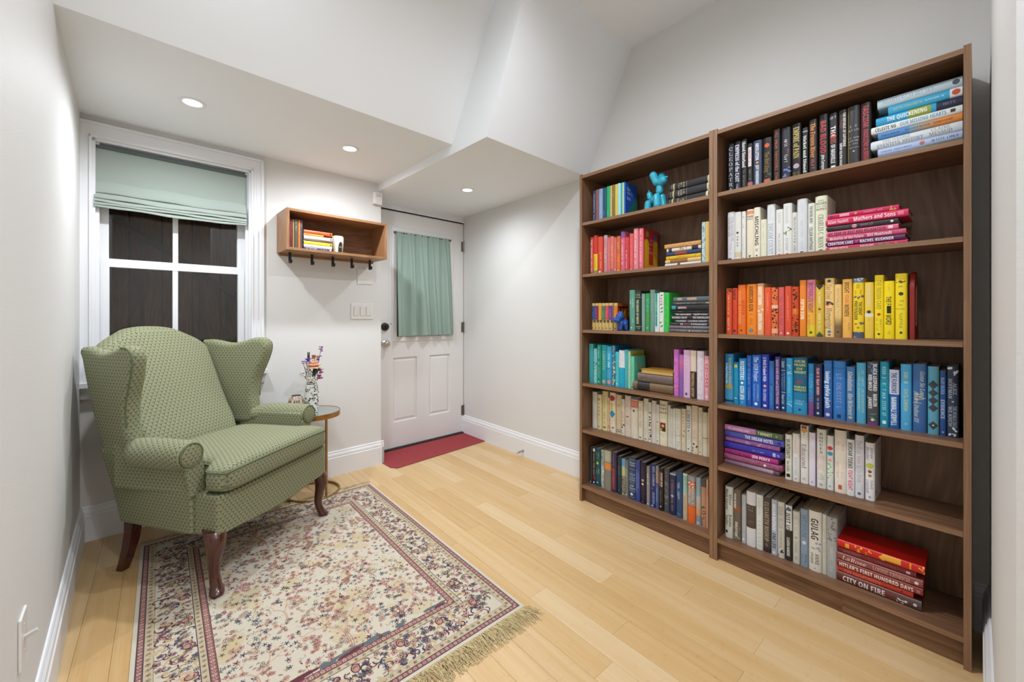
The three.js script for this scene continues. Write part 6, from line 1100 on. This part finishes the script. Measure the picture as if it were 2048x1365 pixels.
    if (wp.length > 4) mesh('welt', tube(wp, 0.0032, 80, 6), welt, t);
    // outside arm panel below wing and arm
    const side = smoothPlan([[-0.100, 0.235], [-0.100, 0.555], [-0.590, 0.560], [-0.535, 0.228]], 0.015);
    mesh('outside_arm', pad(side, 0.034, 0.008, (v) => { const z = v.x, y = v.y, th = v.z; const lo = 0.345 + 0.105 * Math.min(0, z + 0.05), f = Math.min(1, Math.max(0, (z + 0.72) / 0.38)), hi = 0.318 + 0.036 * f, k = Math.pow(Math.min(1, Math.max(0, (y - 0.24) / 0.30)), 1.4); v.set(s * (lo + (hi - lo) * k - 0.030 + th), y, z); }, 0.05), fabric, t);
    // inside arm
    mesh('inside_arm', pad(smoothPlan([[-0.098, 0.40], [-0.098, 0.590], [-0.50, 0.590], [-0.50, 0.40]], 0.015), 0.06, 0.012, (v) => { v.set(s * (0.288 + 0.06 - v.z), v.y, v.x); }, 0.04), fabric, t);
    // rolled arm
    const segs = 26, rings = 22, P = [], U = [], I = [];
    for (let i = 0; i <= rings; i++) { const k = i / rings, z = -0.410 + k * 0.320, bk = Math.max(0, 1 - k / 0.24), tk = bk * bk, e = k > 0.93 ? Math.sqrt(Math.max(0, 1 - Math.pow((k - 0.93) / 0.07, 2) * 0.16)) : 1, R = (0.056 + 0.004 * Math.sin(k * 3.1)) * e * (1 - 0.22 * tk); for (let j = 0; j <= segs; j++) { const a = j / segs * Math.PI * 2; P.push(s * (0.348 + 0.006 * k - 0.026 * tk) + Math.cos(a) * R * 1.02, 0.566 + 0.004 * k + Math.sin(a) * R, z); U.push(a * R, z); } }
    for (let i = 0; i < rings; i++) for (let j = 0; j < segs; j++) { const o = i * (segs + 1) + j; I.push(o, o + 1, o + segs + 2, o, o + segs + 2, o + segs + 1); }
    const ag = new THREE.BufferGeometry(); ag.setAttribute('position', new THREE.Float32BufferAttribute(P, 3)); ag.setAttribute('uv', new THREE.Float32BufferAttribute(U, 2)); ag.setIndex(I); ag.computeVertexNormals();
    const arm = mesh('arm_roll', ag, fabric, t);
    const fx = s * 0.354, fz = -0.092, scroll = cubeUV(lathe([[0, 0.010], [0.030, 0.009], [0.046, 0.005], [0.052, -0.004], [0.052, -0.012]], 30).rotateX(Math.PI / 2).translate(fx, 0.570, fz));
    mesh('arm_scroll', scroll, fabric, arm);
    const rp = []; for (let i = 0; i < 26; i++) { const a = i / 26 * Math.PI * 2; rp.push([fx + Math.cos(a) * 0.047, 0.570 + Math.sin(a) * 0.047, fz + 0.004]); }
    mesh('welt', tube(rp, 0.0042, 80, 6, true), welt, arm);
    // arm front panel under the scroll
    mesh('arm_front', pad(smoothPlan([[0.300, 0.395], [0.366, 0.395], [0.392, 0.545], [0.312, 0.545]], 0.01), 0.02, 0.006, (v) => { v.set(s * (v.x - 0.012), v.y, -0.108 + v.z); }, 0.05), fabric, t);
    // cabriole front leg
    const path = [[0.312, 0.262, -0.020], [0.326, 0.235, -0.004], [0.334, 0.19, 0.006], [0.330, 0.13, -0.004], [0.326, 0.075, -0.008], [0.330, 0.035, 0.004], [0.338, 0.012, 0.016], [0.340, 0.0, 0.018]], rad = [0.044, 0.041, 0.034, 0.024, 0.0195, 0.021, 0.027, 0.021];
    mesh('leg', sweep(path.map(([x, y, z]) => [s * x, y, z]), rad, 18), mahog, t);
    // raked square back leg
    mesh('leg', sweep([[s * 0.262, 0.26, -0.500], [s * 0.264, 0.15, -0.512], [s * 0.266, 0.06, -0.536], [s * 0.267, -0.0045, -0.560]], [0.034, 0.029, 0.025, 0.022], 4), mahog, t);
  }
}
function smoothPlan(pts, r) {                             // polygon with rounded corners
  const s = new THREE.Shape(), n = pts.length;
  for (let i = 0; i < n; i++) {
    const p = new THREE.Vector2(...pts[i]), a = new THREE.Vector2(...pts[(i + n - 1) % n]).sub(p), b = new THREE.Vector2(...pts[(i + 1) % n]).sub(p), ra = Math.min(r, a.length() / 2.2), rb = Math.min(r, b.length() / 2.2);
    a.setLength(ra).add(p); b.setLength(rb).add(p);
    if (i) s.lineTo(a.x, a.y); else s.moveTo(a.x, a.y); s.quadraticCurveTo(p.x, p.y, b.x, b.y);
  }
  s.closePath(); return s;
}
function sweep(path, rad, k) {                            // tapered solid along a path; k = 4 gives a square section
  const curve = new THREE.CatmullRomCurve3(V3(path)), n = 28, P = [], U = [], I = [];
  const rcur = (u) => { const x = u * (rad.length - 1), i = Math.min(rad.length - 2, Math.floor(x)), f = x - i, g = f * f * (3 - 2 * f); return rad[i] + (rad[i + 1] - rad[i]) * g; };
  for (let i = 0; i <= n; i++) { const c = curve.getPoint(i / n), R = rcur(i / n); for (let j = 0; j <= k; j++) { const a = j / k * Math.PI * 2 + (k === 4 ? Math.PI / 4 : 0); P.push(c.x + Math.cos(a) * R, c.y, c.z + Math.sin(a) * R); U.push(a * R, c.y); } }
  for (let i = 0; i < n; i++) for (let j = 0; j < k; j++) { const o = i * (k + 1) + j; I.push(o, o + 1, o + k + 2, o, o + k + 2, o + k + 1); }
  const cap = (i, flip) => { const o = P.length / 3, c = curve.getPoint(i / n); P.push(c.x, c.y, c.z); U.push(0, 0); for (let j = 0; j < k; j++) { const q = i * (k + 1) + j; flip ? I.push(o, q, q + 1) : I.push(o, q + 1, q); } };
  cap(0, true); cap(n, false);
  let g = new THREE.BufferGeometry(); g.setAttribute('position', new THREE.Float32BufferAttribute(P, 3)); g.setAttribute('uv', new THREE.Float32BufferAttribute(U, 2)); g.setIndex(I);
  if (k === 4) g = g.toNonIndexed(); g.computeVertexNormals(); return g;
}

// ---------------------------------------------------------------- side table, vase, pot, flowers
const TAB = { x: 0.744, z: -2.822, y: 0.528, r: 0.160 };
{
  const t = thing('side_table', 'round brass side table with mirrored glass top by the armchair', 'table', [TAB.x, 0, TAB.z]);
  mesh('rim', lathe([[TAB.r - 0.008, TAB.y - 0.030], [TAB.r, TAB.y - 0.030], [TAB.r, TAB.y + 0.001], [TAB.r - 0.002, TAB.y + 0.002], [TAB.r - 0.004, TAB.y + 0.001], [TAB.r - 0.004, TAB.y - 0.006], [TAB.r - 0.008, TAB.y - 0.006], [TAB.r - 0.008, TAB.y - 0.030]], 72), M.brass, t);
  mesh('glass_top', new THREE.CylinderGeometry(TAB.r - 0.004, TAB.r - 0.004, 0.006, 72).translate(0, TAB.y - 0.003, 0), M.mirror, t);
  mesh('base_ring', new THREE.TorusGeometry(TAB.r - 0.006, 0.0075, 10, 72).rotateX(Math.PI / 2).translate(0, 0.0082, 0), M.brass, t);
  for (const [ax, az] of [[0.035, 0.149], [0.112, -0.105], [-0.147, -0.044]]) mesh('leg', new THREE.CylinderGeometry(0.0065, 0.0065, TAB.y - 0.032, 14).translate(ax, (TAB.y - 0.032) / 2 + 0.010, az), M.brass, t);
}
const VASE = [0.728, TAB.y + 0.0006, -2.800];
{
  const t = thing('mosaic_vase', 'white mosaic vase of small mirror tiles on the side table', 'vase', VASE);
  const prof = [[0, 0], [0.033, 0], [0.037, 0.006], [0.040, 0.05], [0.0415, 0.09], [0.041, 0.125], [0.0365, 0.155], [0.030, 0.180], [0.027, 0.190], [0.024, 0.190], [0.0245, 0.178], [0.03, 0.15], [0.034, 0.09], [0.03, 0.01], [0, 0.008]];
  mesh('body', lathe(prof, 36), std({ color: lin('#dcdcd8'), roughness: 0.5 }), t);
  const rad = (y) => { const q = prof.slice(1, 9); for (let i = 0; i < q.length - 1; i++) if (y <= q[i + 1][1]) { const f = (y - q[i][1]) / (q[i + 1][1] - q[i][1]); return q[i][0] + (q[i + 1][0] - q[i][0]) * f; } return 0.025; };
  const sets = [[], [], []]; reseed(12);
  for (let r = 0; r < 16; r++) { const y = 0.010 + r * 0.0112, R = rad(y + 0.005), n = 20; for (let j = 0; j < n; j++) { const a = (j + (r % 2) * 0.5) / n * Math.PI * 2; const w = 2 * Math.PI * R / n * 0.72; const g = new THREE.BoxGeometry(w, 0.0082, 0.0016).translate(0, y + 0.005, R + 0.0006).rotateY(a); sets[rnd() < 0.52 ? 0 : rnd() < 0.72 ? 1 : 2].push(g); } }
  ['#e8e8e4', '#b9bfbf', '#4c4846'].forEach((col, k) => { const m = mesh('mosaic_tiles', merge(sets[k]), std({ color: lin(col), roughness: k ? 0.08 : 0.3, metalness: k ? 0.9 : 0 }), t); m.userData.kind = 'stuff'; });
}
{
  const t = thing('tealight_pot', 'small round patterned pot behind the armchair arm', 'pot', [0.640, TAB.y + 0.0006, -2.812]);
  const pc = canvas(512, 256), c = pc.getContext('2d'); c.fillStyle = '#a89484'; c.fillRect(0, 0, 512, 256); for (let r = 0; r < 9; r++) for (let i = 0; i < 22; i++) { c.fillStyle = (r + i) % 3 ? '#2c2622' : '#d8c8b8'; c.beginPath(); c.ellipse(i * 23.3 + (r % 2) * 11, 20 + r * 27, 5, 9, (r % 2 ? 0.6 : -0.6), 0, 6.3); c.fill(); }
  mesh('body', lathe([[0, 0], [0.030, 0], [0.042, 0.014], [0.0505, 0.045], [0.048, 0.075], [0.038, 0.100], [0.026, 0.114], [0.022, 0.115], [0.022, 0.106], [0.036, 0.08], [0.036, 0.03], [0, 0.012]], 36), std({ map: tex(pc), roughness: 0.35 }), t);
  mesh('rim', new THREE.TorusGeometry(0.024, 0.0026, 8, 32).rotateX(Math.PI / 2).translate(0, 0.115, 0), M.black, t);
}
{
  const stemM = std({ color: lin('#3d2a22'), roughness: 0.7 }), green = std({ color: lin('#1f3a32'), roughness: 0.6 }), col = (h) => std({ color: lin(h), roughness: 0.5 });
  const peach = col('#e2ad8c'), purple = col('#6a4aa8'), white = col('#ded8cc'), pink = col('#a8628c'), lilac = col('#a892c4'), orange = col('#b8703a'), mauve = col('#9a6a6a');
  const vt = VASE[1] + 0.186;
  function stemTo(t, p, r = 0.0016) { mesh('stem', tube([[rr(-0.008, 0.008), -0.10, rr(-0.008, 0.008)], [p[0] * 0.2, 0.0, p[2] * 0.2], [p[0] * 0.7, p[1] * 0.55, p[2] * 0.7], p], r, 14, 6), stemM, t); }
  const ball = (r, p) => new THREE.IcosahedronGeometry(r * 1.7, 1).translate(...p);
  const petals = (n, r, l, w, p, tilt) => { const a = []; for (let i = 0; i < n; i++) a.push(new THREE.SphereGeometry(1, 8, 6).scale(w * 1.7, r * 1.6, l * 1.55).translate(0, 0, l * 1.25).rotateX(-tilt).rotateY(i / n * Math.PI * 2 + p[0] * 50).translate(...p)); return merge(a); };
  // offsets from the vase mouth: x right along the wall, y up
  const make = (name, label, off, fn) => { const t = thing(name, label, 'flower', [VASE[0], vt, VASE[2]], 0, 'dried flowers in the mosaic vase'); reseed(Math.round(off[0] * 1000 + off[1] * 7000)); stemTo(t, off); for (let k = 0; k < 2; k++) { const f = rr(0.5, 0.8); mesh('twig', tube([[off[0] * f, off[1] * f * 0.8, off[2] * f], [off[0] * f + rr(-0.01, 0.01), off[1] * f + 0.012, off[2] * f], [off[0] * f + rr(-0.022, 0.022), off[1] * f + rr(0.02, 0.04), off[2] * f + rr(-0.01, 0.01)]], 0.0012, 8, 5), stemM, t); } fn(t, off); };
  make('peach_rose', 'large peach rose blossom in the mosaic vase', [0.005, 0.108, 0.022], (t, p) => { mesh('petals', merge([petals(6, 0.004, 0.017, 0.012, p, 0.35), petals(6, 0.004, 0.015, 0.010, [p[0], p[1] - 0.004, p[2] + 0.006], -0.1), petals(5, 0.004, 0.014, 0.011, [p[0], p[1] + 0.006, p[2]], 0.9), ball(0.010, [p[0], p[1] + 0.010, p[2]])]), peach, t); });
  make('purple_aster', 'purple aster blossom in the mosaic vase', [-0.034, 0.138, 0.004], (t, p) => { mesh('petals', merge([petals(9, 0.002, 0.011, 0.004, p, 0.2), petals(7, 0.002, 0.009, 0.004, [p[0] + 0.012, p[1] + 0.008, p[2]], 0.6)]), purple, t); mesh('heart', ball(0.005, p), lilac, t); });
  make('white_sprig', 'white blossom sprig leaning towards the window from the vase', [-0.054, 0.066, 0.010], (t, p) => { const a = []; for (let i = 0; i < 22; i++) a.push(ball(rr(0.002, 0.0036), [p[0] + rr(-0.018, 0.020), p[1] + rr(-0.012, 0.014), p[2] + rr(-0.01, 0.01)])); mesh('blossoms', merge(a), white, t); });
  make('pale_sprig', 'pale pink sprig high on the window side of the vase', [-0.052, 0.132, 0.012], (t, p) => { mesh('petals', merge([petals(6, 0.002, 0.009, 0.004, p, 0.4), ball(0.004, p)]), col('#dcc4c4'), t); });
  make('white_cluster', 'dense white flower cluster at the vase mouth', [-0.004, 0.022, 0.020], (t, p) => { const a = []; for (let i = 0; i < 60; i++) { const q = rr(0, 6.3), r = rr(0, 0.030); a.push(ball(rr(0.0022, 0.0038), [p[0] + Math.cos(q) * r, p[1] + rr(-0.012, 0.016), p[2] + Math.sin(q) * r])); } mesh('blossoms', merge(a), white, t); });
  make('lilac_branch', 'tall thin branch with lilac buds in the mosaic vase', [0.058, 0.224, -0.006], (t, p) => { const a = []; for (let i = 0; i < 14; i++) { const k = rr(0.45, 1); a.push(ball(rr(0.003, 0.0055), [p[0] * k + rr(-0.012, 0.012), p[1] * k + rr(-0.006, 0.008), p[2] * k + rr(-0.01, 0.01)])); } mesh('buds', merge(a), lilac, t); mesh('bracts', merge([petals(5, 0.0015, 0.007, 0.003, [p[0], p[1] - 0.002, p[2]], 0.7)]), mauve, t); });
  make('pink_branch', 'branch with pink blossoms beside the peach rose', [0.050, 0.072, 0.008], (t, p) => { const a = []; for (let i = 0; i < 18; i++) a.push(petals(4, 0.0012, 0.0042, 0.0024, [p[0] + rr(-0.014, 0.012), p[1] + rr(-0.014, 0.016), p[2] + rr(-0.01, 0.01)], 0.4)); mesh('blossoms', merge(a), pink, t); });
  make('rust_branch', 'rust coloured bracts above the peach rose', [0.020, 0.166, 0.002], (t, p) => { const a = []; for (let i = 0; i < 12; i++) a.push(petals(4, 0.0012, 0.0045, 0.0026, [p[0] + rr(-0.018, 0.024), p[1] + rr(-0.014, 0.012), p[2] + rr(-0.012, 0.012)], 0.6)); mesh('bracts', merge(a), orange, t); });
  make('magenta_sprig', 'magenta sprig low on the door side of the vase', [0.044, 0.030, 0.010], (t, p) => { const a = []; for (let i = 0; i < 7; i++) a.push(petals(4, 0.0015, 0.006, 0.003, [p[0] + rr(-0.010, 0.012), p[1] + rr(-0.010, 0.012), p[2] + rr(-0.01, 0.01)], 0.5)); mesh('blossoms', merge(a), col('#b45a9a'), t); });
  make('green_frond', 'dark green feathery frond standing above the roses', [-0.018, 0.178, -0.004], (t, p) => { const a = []; for (let i = 0; i < 26; i++) { const k = i / 26; a.push(new THREE.SphereGeometry(1, 6, 5).scale(0.002, 0.0075, 0.003).rotateZ((i % 2 ? -1 : 1) * 0.6).rotateY(i).translate(p[0] + (i % 2 ? 1 : -1) * 0.004, p[1] - 0.026 + k * 0.046, p[2])); } mesh('needles', merge(a), green, t); });
  make('green_leaf', 'broad dark green leaves below the peach rose', [0.014, 0.058, 0.026], (t, p) => { mesh('leaves', merge([petals(3, 0.0015, 0.018, 0.008, [p[0] - 0.006, p[1] - 0.006, p[2]], 1.0), petals(2, 0.0015, 0.016, 0.008, [p[0] + 0.006, p[1] + 0.004, p[2]], 1.1)]), green, t); });
}

renderer.render(scene, camera);
